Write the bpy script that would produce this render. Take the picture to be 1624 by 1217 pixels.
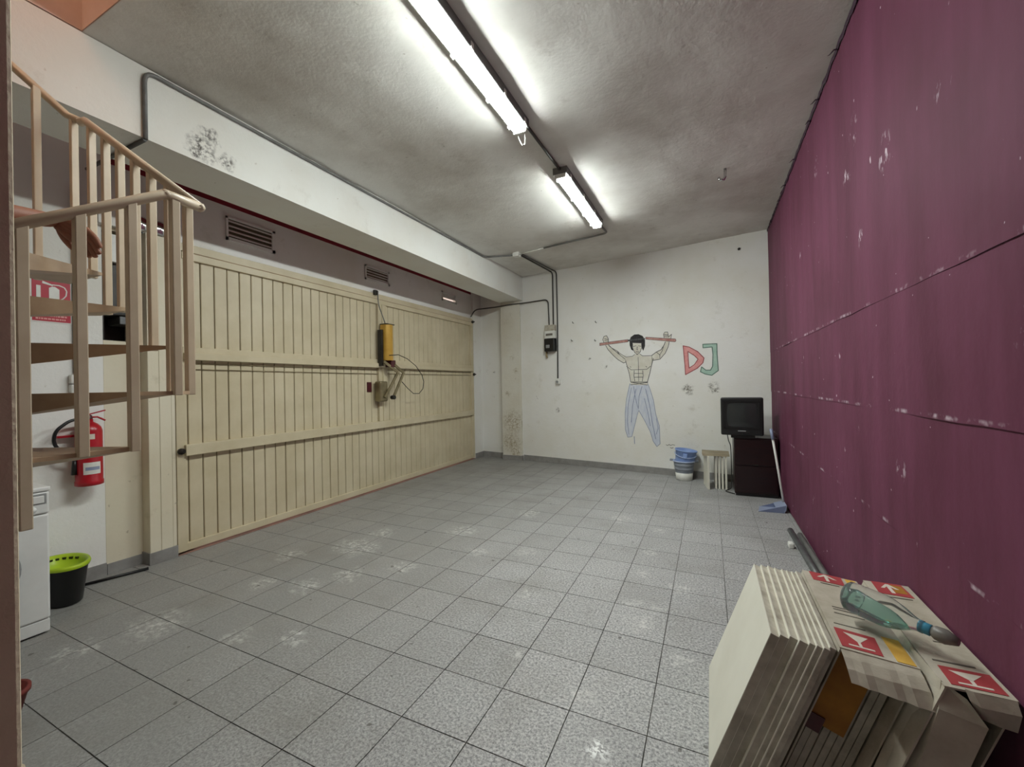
import bpy, bmesh, math, random
from mathutils import Vector, Matrix, noise

random.seed(7)
for o in list(bpy.data.objects):
    bpy.data.objects.remove(o)
SC = bpy.context.scene
COL = SC.collection

# ------------------------------------------------------------------ camera
FPX = 662.36
CAM_H = 1.475
yaw, pitch, roll = (math.radians(a) for a in (25.319, 0.1815, -1.066))
Fv = Vector((-math.sin(yaw) * math.cos(pitch), math.cos(yaw) * math.cos(pitch), math.sin(pitch)))
R0 = Vector((math.cos(yaw), math.sin(yaw), 0))
U0 = R0.cross(Fv)
Rv = R0 * math.cos(roll) + U0 * math.sin(roll)
Uv = -R0 * math.sin(roll) + U0 * math.cos(roll)
cd = bpy.data.cameras.new('camera')
cam = bpy.data.objects.new('camera', cd)
COL.objects.link(cam)
m = Matrix.Identity(4)
for i in range(3):
    m[i][0], m[i][1], m[i][2] = Rv[i], Uv[i], -Fv[i]
m[2][3] = CAM_H
cam.matrix_world = m
cd.sensor_fit = 'HORIZONTAL'
cd.sensor_width = 36.0
cd.lens = FPX * 36.0 / 1624.0
cd.clip_start = 0.05
SC.camera = cam

# ------------------------------------------------------------------ world, exposure
w = bpy.data.worlds.new('daylight')
SC.world = w
w.use_nodes = True
w.node_tree.nodes['Background'].inputs[0].default_value = (1.0, 0.80, 0.70, 1)
w.node_tree.nodes['Background'].inputs[1].default_value = 2.0
vs = SC.view_settings
vs.view_transform = 'Standard'
vs.look = 'None'
vs.exposure = -0.8
vs.gamma = 1.0
vs.use_curve_mapping = False
LAMP_POWER = 230.0          # emission of the fluorescent diffusers
STAIR_POWER = 600.0         # warm bulb upstairs, seen only as glow in the stairwell

# room measures
XG, XW, ZC, XB, ZB = -4.339, 0.777, 3.576, -3.269, 3.112
XBI = -3.76                # inner edge of the beam
XL = -4.43                 # plaster face of the left wall beside the gate
YG0, YG1 = 2.09, 7.32
SL = -0.1678               # the far wall is skewed in plan
DF = 7.4275 + SL * 3
def far_y(x): return DF + SL * x
FANG = math.atan(SL)
FN = Vector((-SL, 1, 0)).normalized()
def far_pt(x, z, off=0.0):
    return Vector((x, far_y(x), z)) - FN * off

# ------------------------------------------------------------------ materials
def srgb(c):
    out = []
    for v in c:
        v = v / 255.0
        out.append(v / 12.92 if v <= 0.04045 else ((v + 0.055) / 1.055) ** 2.4)
    return tuple(out) + (1.0,)

MATS = {}
class NT:
    def __init__(s, name):
        s.m = bpy.data.materials.new(name)
        s.m.use_nodes = True
        s.t = s.m.node_tree
        s.b = s.t.nodes['Principled BSDF']
        MATS[name] = s.m
    def n(s, typ, **kw):
        nd = s.t.nodes.new(typ)
        for k, v in kw.items():
            if k.startswith('i_'):
                nd.inputs[k[2:].replace('_', ' ')].default_value = v
            elif isinstance(k, str) and hasattr(nd, k):
                setattr(nd, k, v)
        return nd
    def l(s, a, b): s.t.links.new(a, b)
    def pos(s, kind='pos', scale=(1, 1, 1), rot=(0, 0, 0), loc=(0, 0, 0)):
        if kind == 'pos':
            src = s.n('ShaderNodeNewGeometry').outputs['Position']
        else:
            src = s.n('ShaderNodeTexCoord').outputs['Object']
        mp = s.n('ShaderNodeMapping')
        mp.inputs['Location'].default_value = loc
        mp.inputs['Rotation'].default_value = rot
        mp.inputs['Scale'].default_value = scale
        s.l(src, mp.inputs['Vector'])
        return mp.outputs[0]
    def noise(s, vec, scale, detail=4, rough=0.55, dist=0.0):
        nd = s.n('ShaderNodeTexNoise')
        nd.inputs['Scale'].default_value = scale
        nd.inputs['Detail'].default_value = detail
        nd.inputs['Roughness'].default_value = rough
        nd.inputs['Distortion'].default_value = dist
        s.l(vec, nd.inputs['Vector'])
        return nd.outputs['Fac']
    def ramp(s, fac, a, b, va=0.0, vb=1.0):
        nd = s.n('ShaderNodeMapRange')
        nd.inputs['From Min'].default_value = a
        nd.inputs['From Max'].default_value = b
        nd.inputs['To Min'].default_value = va
        nd.inputs['To Max'].default_value = vb
        s.l(fac, nd.inputs['Value'])
        return nd.outputs['Result']
    def mix(s, fac, a, b):
        nd = s.n('ShaderNodeMix', data_type='RGBA')
        for v, k in ((fac, 0), (a, 6), (b, 7)):
            if hasattr(v, 'node'): s.l(v, nd.inputs[k])
            else: nd.inputs[k].default_value = v
        return nd.outputs[2]
    def math(s, op, a, b=0.0):
        nd = s.n('ShaderNodeMath', operation=op)
        for v, k in ((a, 0), (b, 1)):
            if hasattr(v, 'node'): s.l(v, nd.inputs[k])
            else: nd.inputs[k].default_value = v
        return nd.outputs[0]
    def blobs(s, vec, pts, vscale=(1, 1, 1)):
        """mask = max over discs at world points (x, y, z, radius)"""
        out = None
        for (x, y, z, r) in pts:
            d = s.n('ShaderNodeVectorMath', operation='DISTANCE')
            s.l(vec, d.inputs[0])
            d.inputs[1].default_value = (x, y, z)
            v = s.ramp(d.outputs['Value'], r, r * 0.35)
            out = v if out is None else s.math('MAXIMUM', out, v)
        return out
    def bump(s, h, strength, dist=0.02, prev=None):
        b = s.n('ShaderNodeBump')
        b.inputs['Strength'].default_value = strength
        b.inputs['Distance'].default_value = dist
        s.l(h, b.inputs['Height'])
        if prev is not None: s.l(prev, b.inputs['Normal'])
        s.l(b.outputs[0], s.b.inputs['Normal'])
        return b.outputs[0]
    def color(s, c):
        if hasattr(c, 'node'): s.l(c, s.b.inputs['Base Color'])
        else: s.b.inputs['Base Color'].default_value = c
    def set(s, rough=None, metal=None, **kw):
        if rough is not None:
            if hasattr(rough, 'node'): s.l(rough, s.b.inputs['Roughness'])
            else: s.b.inputs['Roughness'].default_value = rough
        if metal is not None: s.b.inputs['Metallic'].default_value = metal
        for k, v in kw.items(): s.b.inputs[k.replace('_', ' ')].default_value = v

def mk(name, c1, c2=None, scale=6.0, rough=0.6, metal=0.0, bump=0.0, bscale=60.0, kind='obj', lo=0.35, hi=0.7, stretch=(1, 1, 1), **kw):
    n = NT(name)
    v = n.pos(kind, stretch)
    a = srgb(c1)
    if c2 is None:
        c2 = tuple(x * 0.86 for x in c1)
    f = n.ramp(n.noise(v, scale, 5, 0.6), lo, hi)
    n.color(n.mix(f, a, srgb(c2)))
    n.set(rough, metal, **kw)
    if bump: n.bump(n.noise(v, bscale, 3), bump, 0.01)
    return n.m

def plaster(name, base, stain, dirt, bumps=0.25, blobs=None, blob_col=(120, 110, 95), rough=0.85):
    n = NT(name)
    v = n.pos()
    a = n.mix(n.ramp(n.noise(v, 0.9, 5, 0.6), 0.42, 0.72), srgb(base), srgb(stain))
    a = n.mix(n.ramp(n.noise(v, 3.5, 8, 0.7), 0.60, 0.80, 0, 0.55), a, srgb(dirt))
    sp = n.ramp(n.noise(v, 22, 2, 0.5), 0.74, 0.78, 0, 0.5)
    a = n.mix(sp, a, srgb(dirt))
    if blobs:
        wv = n.n('ShaderNodeVectorMath', operation='ADD')
        nz = n.n('ShaderNodeTexNoise'); nz.inputs['Scale'].default_value = 14; nz.inputs['Detail'].default_value = 4
        n.l(v, nz.inputs['Vector'])
        sc = n.n('ShaderNodeVectorMath', operation='SCALE'); sc.inputs['Scale'].default_value = 0.12
        sb = n.n('ShaderNodeVectorMath', operation='SUBTRACT'); sb.inputs[1].default_value = (0.5, 0.5, 0.5)
        n.l(nz.outputs['Color'], sb.inputs[0]); n.l(sb.outputs[0], sc.inputs[0])
        n.l(v, wv.inputs[0]); n.l(sc.outputs[0], wv.inputs[1])
        bm = n.blobs(wv.outputs[0], blobs)
        bm = n.math('MULTIPLY', bm, n.ramp(n.noise(v, 30, 4, 0.7), 0.42, 0.6, 0.0, 0.95))
        a = n.mix(bm, a, srgb(blob_col))
    n.color(a)
    n.set(rough)
    h = n.math('ADD', n.noise(v, 6, 5, 0.6), n.math('MULTIPLY', n.noise(v, 45, 3), 0.25))
    n.bump(h, bumps, 0.02)
    return n.m

# ------------------------------------------------------------------ mesh helpers
class MB:
    def __init__(s): s.v = []; s.f = []; s.mi = []; s.cur = 0; s.sm = []
    def face(s, idx, smooth=False):
        s.f.append(tuple(idx)); s.mi.append(s.cur); s.sm.append(smooth)
    def add(s, verts, faces, smooth=False):
        b = len(s.v)
        s.v += [tuple(p) for p in verts]
        for f in faces: s.face([b + i for i in f], smooth)
    def box(s, x0, x1, y0, y1, z0, z1):
        s.hexa([(x0, y0, z0), (x1, y0, z0), (x1, y1, z0), (x0, y1, z0), (x0, y0, z1), (x1, y0, z1), (x1, y1, z1), (x0, y1, z1)])
        return s
    def hexa(s, p):
        s.add(p, [(3, 2, 1, 0), (4, 5, 6, 7), (0, 1, 5, 4), (1, 2, 6, 5), (2, 3, 7, 6), (3, 0, 4, 7)])
        return s
    def cbox(s, x0, x1, y0, y1, z0, z1, c=0.01):
        """box with chamfered edges (convex hull of 24 points)"""
        bm = bmesh.new()
        r = bmesh.ops.create_cube(bm, size=1.0)
        for v in bm.verts:
            v.co = Vector(((x0 + x1) / 2 + v.co.x * (x1 - x0), (y0 + y1) / 2 + v.co.y * (y1 - y0), (z0 + z1) / 2 + v.co.z * (z1 - z0)))
        bmesh.ops.bevel(bm, geom=bm.edges[:], offset=c, segments=2, affect='EDGES', profile=0.5)
        s.addbm(bm)
        return s
    def addbm(s, bm, smooth=False):
        bm.verts.index_update()
        s.add([v.co[:] for v in bm.verts], [[v.index for v in f.verts] for f in bm.faces], smooth)
        bm.free()
    def obar(s, a, b, wx, wz, up=(0, 0, 1)):
        """rectangular bar from a to b"""
        a, b = Vector(a), Vector(b)
        d = (b - a).normalized()
        up = Vector(up)
        x = d.cross(up)
        if x.length < 1e-4: x = d.cross(Vector((0, 1, 0)))
        x.normalize(); z = x.cross(d)
        q = []
        for p in (a, b):
            for sx, sz in ((-1, -1), (1, -1), (1, 1), (-1, 1)):
                q.append(p + x * sx * wx / 2 + z * sz * wz / 2)
        s.add(q, [(3, 2, 1, 0), (4, 5, 6, 7), (0, 1, 5, 4), (1, 2, 6, 5), (2, 3, 7, 6), (3, 0, 4, 7)])
        return s
    def tube(s, pts, r, n=8, cap=True, smooth=True):
        pts = [Vector(p) for p in pts]
        rs = r if isinstance(r, (list, tuple)) else [r] * len(pts)
        b0 = len(s.v)
        ref = None
        for i, p in enumerate(pts):
            if i == 0: d = pts[1] - p
            elif i == len(pts) - 1: d = p - pts[i - 1]
            else: d = (pts[i + 1] - p).normalized() + (p - pts[i - 1]).normalized()
            if d.length < 1e-9: d = Vector((0, 0, 1))
            d.normalize()
            if ref is None:
                ref = d.cross(Vector((0, 0, 1)))
                if ref.length < 1e-3: ref = d.cross(Vector((1, 0, 0)))
            ref = (ref - d * ref.dot(d)).normalized()
            bi = d.cross(ref)
            for k in range(n):
                a = 2 * math.pi * (k + 0.5) / n
                s.v.append(tuple(p + (ref * math.cos(a) + bi * math.sin(a)) * rs[i]))
        for i in range(len(pts) - 1):
            for k in range(n):
                k2 = (k + 1) % n
                s.face((b0 + i * n + k, b0 + i * n + k2, b0 + (i + 1) * n + k2, b0 + (i + 1) * n + k), smooth)
        if cap:
            s.face([b0 + k for k in range(n)][::-1])
            e = b0 + (len(pts) - 1) * n
            s.face([e + k for k in range(n)])
        return s
    def lathe(s, prof, n=24, c=(0, 0, 0), axis=None, sx=1.0, sy=1.0, smooth=True, cap0=True, cap1=True):
        """prof = [(r, z)], revolved about z (or matrix axis)"""
        b0 = len(s.v)
        M = axis
        for (r, z) in prof:
            for k in range(n):
                a = 2 * math.pi * k / n
                p = Vector((r * math.cos(a) * sx, r * math.sin(a) * sy, z))
                if M is not None: p = M @ p
                s.v.append((p.x + c[0], p.y + c[1], p.z + c[2]))
        for i in range(len(prof) - 1):
            for k in range(n):
                k2 = (k + 1) % n
                s.face((b0 + i * n + k, b0 + i * n + k2, b0 + (i + 1) * n + k2, b0 + (i + 1) * n + k), smooth)
        if cap0: s.face([b0 + k for k in range(n)][::-1])
        if cap1:
            e = b0 + (len(prof) - 1) * n
            s.face([e + k for k in range(n)])
        return s
    def prism(s, poly, z0, z1, f=None):
        """poly in 2D extruded z0..z1; f maps (a, b, h) to 3D"""
        f = f or (lambda a, b, h: (a, b, h))
        n = len(poly)
        b0 = len(s.v)
        for h in (z0, z1):
            for (a, b) in poly: s.v.append(tuple(f(a, b, h)))
        s.face([b0 + k for k in range(n)][::-1])
        s.face([b0 + n + k for k in range(n)])
        for k in range(n):
            k2 = (k + 1) % n
            s.face((b0 + k, b0 + k2, b0 + n + k2, b0 + n + k))
        return s
    def mesh(s, name, mats):
        me = bpy.data.meshes.new(name)
        me.from_pydata(s.v, [], s.f)
        for mm in (mats if isinstance(mats, (list, tuple)) else [mats]):
            me.materials.append(MATS[mm] if isinstance(mm, str) else mm)
        for p, i, q in zip(me.polygons, s.mi, s.sm):
            p.material_index = i
            p.use_smooth = q
        bm = bmesh.new(); bm.from_mesh(me)
        bmesh.ops.recalc_face_normals(bm, faces=bm.faces[:])
        bm.to_mesh(me); bm.free()
        return me
    def build(s, name, mats, parent=None):
        o = bpy.data.objects.new(name, s.mesh(name, mats))
        COL.objects.link(o)
        if parent is not None: o.parent = parent
        return o

def empty(name, loc=(0, 0, 0), rz=0.0):
    o = bpy.data.objects.new(name, None)
    o.empty_display_size = 0.05
    COL.objects.link(o)
    o.location = loc
    o.rotation_euler = (0, 0, rz)
    return o
def tag(o, label, cat, group=None):
    o['label'] = label; o['category'] = cat
    if group: o['group'] = group
    return o
def struct(o, label=None):
    o['kind'] = 'structure'
    if label: o['label'] = label
    return o
def arc_pts(p0, c, p1, n=5):
    """quadratic bend from p0 to p1 with corner c"""
    p0, c, p1 = Vector(p0), Vector(c), Vector(p1)
    return [(1 - t) ** 2 * p0 + 2 * t * (1 - t) * c + t * t * p1 for t in [i / n for i in range(n + 1)]]
def rounded(path, r=0.06, n=5):
    path = [Vector(p) for p in path]
    out = [path[0]]
    for i in range(1, len(path) - 1):
        a, b, c = path[i - 1], path[i], path[i + 1]
        d0, d1 = (a - b), (c - b)
        q = min(r, d0.length * 0.45, d1.length * 0.45)
        out += arc_pts(b + d0.normalized() * q, b, b + d1.normalized() * q, n)
    out.append(path[-1])
    return out


# ------------------------------------------------------------------ material library
plaster('white_plaster', (236, 235, 231), (228, 225, 214), (180, 172, 154), 0.22,
        blobs=[(-0.268, 6.97, 1.33, .05), (-0.242, 6.965, 1.285, .035), (0.062, 6.914, 1.33, .04), (0.10, 6.908, 1.31, .035), (-0.3, 6.97, 1.36, .1),
               (-2.55, 7.35, 1.0, .05), (-3.0, 7.4, 1.2, .04), (-1.6, 7.2, 1.75, .03), (-1.9, 7.25, 1.9, .03), (0.05, 6.9, 1.38, .1), (-4.0, 7.6, 1.75, .04)], blob_col=(84, 76, 58))
plaster('pilaster_plaster', (220, 217, 206), (206, 199, 180), (150, 140, 118), 0.35,
        blobs=[(-3.5, 7.42, .75, .28), (-3.55, 7.42, .35, .25), (-3.45, 7.42, .15, .16), (-3.6, 7.42, 1.3, .07), (-3.42, 7.42, 1.75, .06), (-3.5, 7.42, 2.0, .05)], blob_col=(168, 156, 130))
plaster('beam_plaster', (228, 228, 222), (220, 216, 206), (190, 184, 172), 0.18,
        blobs=[(-3.269, 1.77, 3.22, .12), (-3.269, 1.83, 3.34, .07), (-3.269, 1.73, 3.17, .07), (-3.269, 1.95, 3.2, .08)], blob_col=(84, 78, 74))
plaster('ceiling_plaster', (226, 224, 218), (190, 184, 175), (150, 140, 128), 0.28, rough=0.9)
plaster('cream_paint', (224, 216, 194), (212, 202, 176), (150, 136, 106), 0.1, rough=0.6)
mk('shaft_paint', (214, 196, 186), (202, 182, 170), 3, 0.8, kind='pos')
mk('tan_wall', (240, 226, 196), (224, 208, 178), 4, 0.75, bump=0.2, bscale=90, kind='pos')
mk('skirting', (152, 150, 147), (128, 126, 123), 8, 0.5, kind='pos')
n = NT('grout'); v = n.pos(); sx = n.n('ShaderNodeSeparateXYZ'); n.l(v, sx.inputs[0])
fill = n.math('MAXIMUM', n.ramp(n.math('ADD', sx.outputs['Y'], n.math('MULTIPLY', n.noise(v, 1.3, 4), 3.0)), 4.4, 6.2), n.ramp(n.math('SUBTRACT', sx.outputs['X'], n.math('MULTIPLY', n.noise(v, 1.6, 4), 2.4)), -3.3, -4.6))
fill = n.math('MAXIMUM', fill, n.ramp(n.noise(v, 2.0, 4), .5, .66, 0, .8))
n.color(n.mix(n.math('MULTIPLY', fill, .9), srgb((66, 64, 60)), srgb((140, 138, 133)))); n.set(.9)   # joints packed with dust in places
mk('dark_red_paint', (140, 34, 48), (116, 26, 38), 4, 0.6, kind='pos')
mk('threshold', (158, 120, 106), (128, 98, 86), 5, 0.8, kind='pos')  # reddish brown, with the pink daylight under the gate put into the colour

def floor_material():
    n = NT('granite_tile')
    v = n.pos()
    speck = n.noise(v, 80, 3, 0.8)
    a = n.mix(n.ramp(speck, 0.36, 0.64), srgb((112, 112, 113)), srgb((202, 201, 199)))
    dusty = n.mix(n.noise(v, 30, 4, 0.6), srgb((122, 120, 116)), srgb((146, 145, 141)))
    sx = n.n('ShaderNodeSeparateXYZ'); n.l(v, sx.inputs[0])
    # trodden and dusty lane along the gate side: smoother, speckle hidden
    lane = n.ramp(n.math('ADD', sx.outputs['X'], n.math('MULTIPLY', n.noise(v, 1.2, 5, 0.65), 2.2)), 0.2, -1.4)
    a = n.mix(n.math('MULTIPLY', lane, 0.75), a, dusty)
    a = n.mix(n.ramp(n.noise(v, 1.3, 6, 0.65), 0.5, 0.75, 0, 0.5), a, srgb((116, 112, 102)))
    a = n.mix(n.ramp(n.noise(v, 5, 6, 0.7), 0.6, 0.75, 0, 0.35), a, srgb((108, 106, 98)))
    oi = n.n('ShaderNodeObjectInfo')
    a = n.mix(n.ramp(oi.outputs['Random'], 0, 1, 0, 0.16), a, srgb((100, 98, 94)))
    # dried plaster footprints and scuffs
    st = [(-3.113, 2.053, 0, .12), (-3.047, 2.893, 0, .22), (-2.585, 1.545, 0, .11), (-2.9, 2.86, 0, .2), (-0.485, 2.864, 0, .09), (-0.344, 2.856, 0, .07),
          (-0.411, 2.632, 0, .1), (-0.512, 3.328, 0, .08), (-0.163, 2.361, 0, .08), (-0.975, 2.061, 0, .07), (-3.191, 1.425, 0, .22), (-2.75, 2.15, 0, .16), (-2.3, 3.6, 0, .2), (-1.2, 2.7, 0, .1), (-0.2, 3.2, 0, .1), (-0.9, 4.6, 0, .14), (-1.9, 4.4, 0, .16), (-2.251, 1.691, 0, .1),
          (-2.289, 2.699, 0, .13), (-3.007, 3.269, 0, .16), (-2.6, 2.4, 0, .14), (-1.5, 3.4, 0, .12), (-0.5, 3.8, 0, .09), (-0.47, 4.4, 0, .1), (-3.4, 2.5, 0, .15), (-3.3, 1.1, 0, .14), (-0.55, 1.95, 0, .09), (-1.9, 3.2, 0, .12), (-0.15, 5.6, 0, .12)]
    wv = n.n('ShaderNodeVectorMath', operation='ADD')
    nz = n.n('ShaderNodeTexNoise'); nz.inputs['Scale'].default_value = 9; nz.inputs['Detail'].default_value = 4
    n.l(v, nz.inputs['Vector'])
    sb = n.n('ShaderNodeVectorMath', operation='SUBTRACT'); sb.inputs[1].default_value = (0.5, 0.5, 0.5)
    sc = n.n('ShaderNodeVectorMath', operation='SCALE'); sc.inputs['Scale'].default_value = 0.22
    n.l(nz.outputs['Color'], sb.inputs[0]); n.l(sb.outputs[0], sc.inputs[0])
    n.l(v, wv.inputs[0]); n.l(sc.outputs[0], wv.inputs[1])
    scuff = n.math('MULTIPLY', n.blobs(wv.outputs[0], st), n.ramp(n.noise(v, 24, 5, 0.75), 0.46, 0.62))
    scuff = n.math('MAXIMUM', scuff, n.ramp(n.noise(v, 5, 7, 0.75, 1.2), 0.66, 0.78, 0, 0.7))
    a = n.mix(n.math('MULTIPLY', scuff, 0.7), a, srgb((210, 209, 204)))
    # one crisp white mark in the foreground
    pr = n.blobs(wv.outputs[0], [(-0.429, 1.66, 0, .07)])
    pr = n.math('MULTIPLY', pr, n.ramp(n.noise(v, 60, 2, 0.6), 0.45, 0.55))
    a = n.mix(pr, a, srgb((238, 240, 238)))
    # dark crumbs
    a = n.mix(n.ramp(n.noise(v, 17, 2, 0.4), 0.735, 0.755, 0, 0.7), a, srgb((70, 66, 60)))
    n.color(a)
    n.set(n.ramp(n.noise(v, 3, 4), 0.3, 0.7, 0.42, 0.62))
    n.bump(speck, 0.05, 0.003)
floor_material()

def purple_material():
    n = NT('purple_sheet')
    v = n.pos()
    sv = n.pos('pos', (1, 2.2, 0.35))
    a = n.mix(n.ramp(n.noise(sv, 2.2, 5, 0.6), 0.35, 0.68), srgb((112, 62, 84)), srgb((96, 51, 69)))
    a = n.mix(n.ramp(n.noise(v, 1.1, 4, 0.6), 0.5, 0.75, 0, 0.6), a, srgb((84, 47, 58)))
    # scuffs where the paint has chipped to the white ground
    dv = n.pos('pos', (1, 1.0, 0.6), (0.7, 0, 0))
    ch = n.ramp(n.noise(dv, 9, 3, 0.5), 0.735, 0.775)
    ch = n.math('MAXIMUM', ch, n.ramp(n.noise(v, 26, 1.5, 0.4), 0.775, 0.80))
    pts = [(XW, 1.55, 1.62, .13), (XW, 2.55, 2.55, .10), (XW, 3.0, 2.9, .10), (XW, 3.15, 2.7, .09), (XW, 2.0, 2.5, .07), (XW, 2.45, 1.06, .06), (XW, 4.3, .45, .05), (XW, 2.9, 2.25, .07), (XW, 1.75, 2.75, .08), (XW, 3.9, 3.1, .08)]
    bl = n.math('MULTIPLY', n.blobs(v, pts), n.ramp(n.noise(dv, 24, 3, 0.6), 0.56, 0.64))
    ch = n.math('MAXIMUM', ch, bl)
    # worn seams
    sx = n.n('ShaderNodeSeparateXYZ'); n.l(v, sx.inputs[0])
    for z in (0.77, 1.322, 1.862):
        d = n.math('ABSOLUTE', n.math('SUBTRACT', sx.outputs['Z'], z + 0.006))
        s = n.math('MULTIPLY', n.ramp(d, 0.012, 0.003), n.ramp(n.noise(v, 5.5, 4, 0.7), 0.53, 0.64, 0, 0.8))
        ch = n.math('MAXIMUM', ch, s)
    a = n.mix(n.math('MULTIPLY', ch, 0.85), a, srgb((214, 196, 206)))
    n.color(a)
    n.set(0.6, 0, Specular_IOR_Level=0.1)
    n.bump(n.noise(v, 5, 4, 0.6), 0.18, 0.03)
purple_material()
mk('purple_torn_edge', (58, 26, 48), (40, 16, 32), 8, 0.8, kind='pos')

mk('gate_paint', (209, 197, 168), (195, 182, 150), 3.0, 0.42, kind='pos', bump=0.03, bscale=30)
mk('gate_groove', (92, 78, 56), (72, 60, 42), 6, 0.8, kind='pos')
mk('stair_paint', (208, 191, 166), (194, 176, 150), 5, 0.38, kind='pos')
mk('tread_shade_paint', (186, 160, 130), (164, 136, 108), 6, 0.5, kind='pos')  # stair paint with the shade on the treads put into its colour
mk('galvanised', (122, 124, 124), (92, 94, 94), 10, 0.4, 0.6, kind='pos')
mk('conduit_grey', (118, 117, 114), (96, 95, 92), 8, 0.5, kind='pos')
mk('conduit_dark', (74, 72, 68), (60, 58, 55), 8, 0.5, kind='pos')
mk('white_plastic', (232, 232, 226), (214, 213, 205), 7, 0.4)
mk('black_plastic', (24, 24, 25), (14, 14, 15), 6, 0.35)
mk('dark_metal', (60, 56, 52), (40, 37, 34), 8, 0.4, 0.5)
mk('olive_metal', (150, 138, 108), (120, 110, 84), 8, 0.35, 0.6)
mk('gold_paint', (206, 164, 74), (182, 138, 52), 5, 0.3, 0.25)
mk('maroon_plastic', (84, 28, 34), (64, 20, 26), 5, 0.45)
mk('black_cable', (38, 34, 30), (28, 25, 22), 5, 0.6)
mk('extinguisher_red', (178, 24, 38), (150, 16, 30), 4, 0.28)
mk('sign_red', (190, 24, 52), (174, 18, 46), 4, 0.45)
mk('appliance_white', (226, 227, 224), (214, 215, 212), 4, 0.35)
mk('panel_grey', (150, 152, 152), (132, 134, 134), 4, 0.35)
mk('chrome', (214, 214, 214), (196, 196, 196), 4, 0.18, 1.0)
mk('lime_plastic', (176, 204, 34), (150, 178, 24), 5, 0.4)
mk('blue_plastic', (142, 166, 214), (120, 146, 200), 4, 0.4)
mk('pale_blue_plastic', (178, 192, 220), (156, 172, 206), 4, 0.4)
mk('dustpan_blue', (126, 136, 166), (108, 118, 150), 4, 0.45)
mk('dustpan_pale', (156, 166, 190), (138, 148, 176), 4, 0.45)
mk('bucket_grey', (150, 156, 166), (120, 126, 136), 9, 0.45, stretch=(1, 1, 4))
mk('cream_tile_face', (232, 229, 214), (222, 218, 202), 3, 0.35)
mk('tile_edge', (196, 190, 174), (156, 148, 132), 14, 0.85)
mk('cardboard_pale', (196, 188, 172), (164, 154, 136), 6, 0.85, bump=0.2, bscale=40)
mk('cardboard_tan', (176, 160, 124), (150, 132, 98), 6, 0.85)
mk('lid_board', (156, 144, 120), (130, 118, 96), 6, 0.85)
mk('spout_grey', (128, 124, 118), (110, 106, 100), 6, 0.4)
mk('label_red', (176, 66, 68), (156, 54, 58), 9, 0.7)
mk('label_white', (224, 216, 204), (206, 196, 180), 9, 0.7)
mk('label_yellow', (228, 184, 84), (206, 158, 64), 9, 0.7)
mk('label_amber', (170, 116, 34), (140, 90, 26), 9, 0.7)
mk('print_grey', (116, 110, 100), (100, 94, 86), 9, 0.8)
mk('tv_case', (30, 30, 31), (20, 20, 21), 5, 0.4)
mk('tv_screen', (50, 52, 52), (42, 44, 44), 2, 0.12)
mk('dark_wood', (36, 12, 14), (22, 7, 9), 4, 0.32, stretch=(1, 1, 8))
mk('skin', (176, 122, 98), (152, 98, 78), 9, 0.5)
mk('hair_black', (26, 20, 18), (18, 14, 12), 20, 0.6)
mk('shirt_cloth', (60, 66, 80), (48, 54, 68), 12, 0.9)
mk('jeans_cloth', (44, 50, 70), (36, 40, 58), 12, 0.9)
mk('terracotta', (116, 44, 36), (92, 34, 28), 6, 0.75)
mk('pencil', (66, 66, 68), (96, 96, 96), 30, 0.9, kind='pos')
mk('crayon_blue', (198, 204, 218), (218, 221, 226), 9, 0.9, kind='pos', stretch=(3, 3, 1))
mk('crayon_line', (128, 138, 166), (150, 158, 180), 20, 0.9, kind='pos')
mk('crayon_skin', (226, 223, 212), (208, 202, 186), 7, 0.9, kind='pos')
mk('crayon_black', (40, 38, 40), (66, 64, 64), 30, 0.9, kind='pos')
mk('crayon_brown', (176, 122, 114), (198, 156, 146), 22, 0.9, kind='pos')
mk('crayon_red', (222, 150, 147), (230, 174, 170), 16, 0.9, kind='pos')
mk('crayon_red_line', (150, 70, 74), (170, 90, 92), 16, 0.9, kind='pos')
mk('crayon_green', (166, 196, 181), (184, 208, 194), 16, 0.9, kind='pos')
mk('crayon_green_line', (84, 112, 100), (104, 130, 116), 16, 0.9, kind='pos')

n = NT('lamp_diffuser')
n.color((0.9, 0.93, 0.92, 1)); n.b.inputs['Emission Color'].default_value = (0.93, 1.0, 0.97, 1); n.b.inputs['Emission Strength'].default_value = LAMP_POWER
n = NT('bulb_glow')
n.color((1, .8, .6, 1)); n.b.inputs['Emission Color'].default_value = (1.0, 0.66, 0.46, 1); n.b.inputs['Emission Strength'].default_value = STAIR_POWER
n = NT('clear_plastic'); n.color((0.93, 0.95, 0.95, 1)); n.set(0.06, 0, IOR=1.2, Transmission_Weight=0.92)
n = NT('teal_liquid'); n.color(srgb((176, 234, 226))); n.set(0.05, 0, IOR=1.33, Transmission_Weight=0.95)
n = NT('bottle_cap_blue'); n.color(srgb((70, 150, 180))); n.set(0.4)

# ------------------------------------------------------------------ structure: floor
TS, TOX, TOY = 0.3365, -2.2821, 2.1442
floor = struct(MB().box(-5.0, 1.1, -2.4, 8.3, -0.14, -0.0042).build('floor', 'grout'), 'grey granite tiled garage floor with dirty joints')

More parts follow.
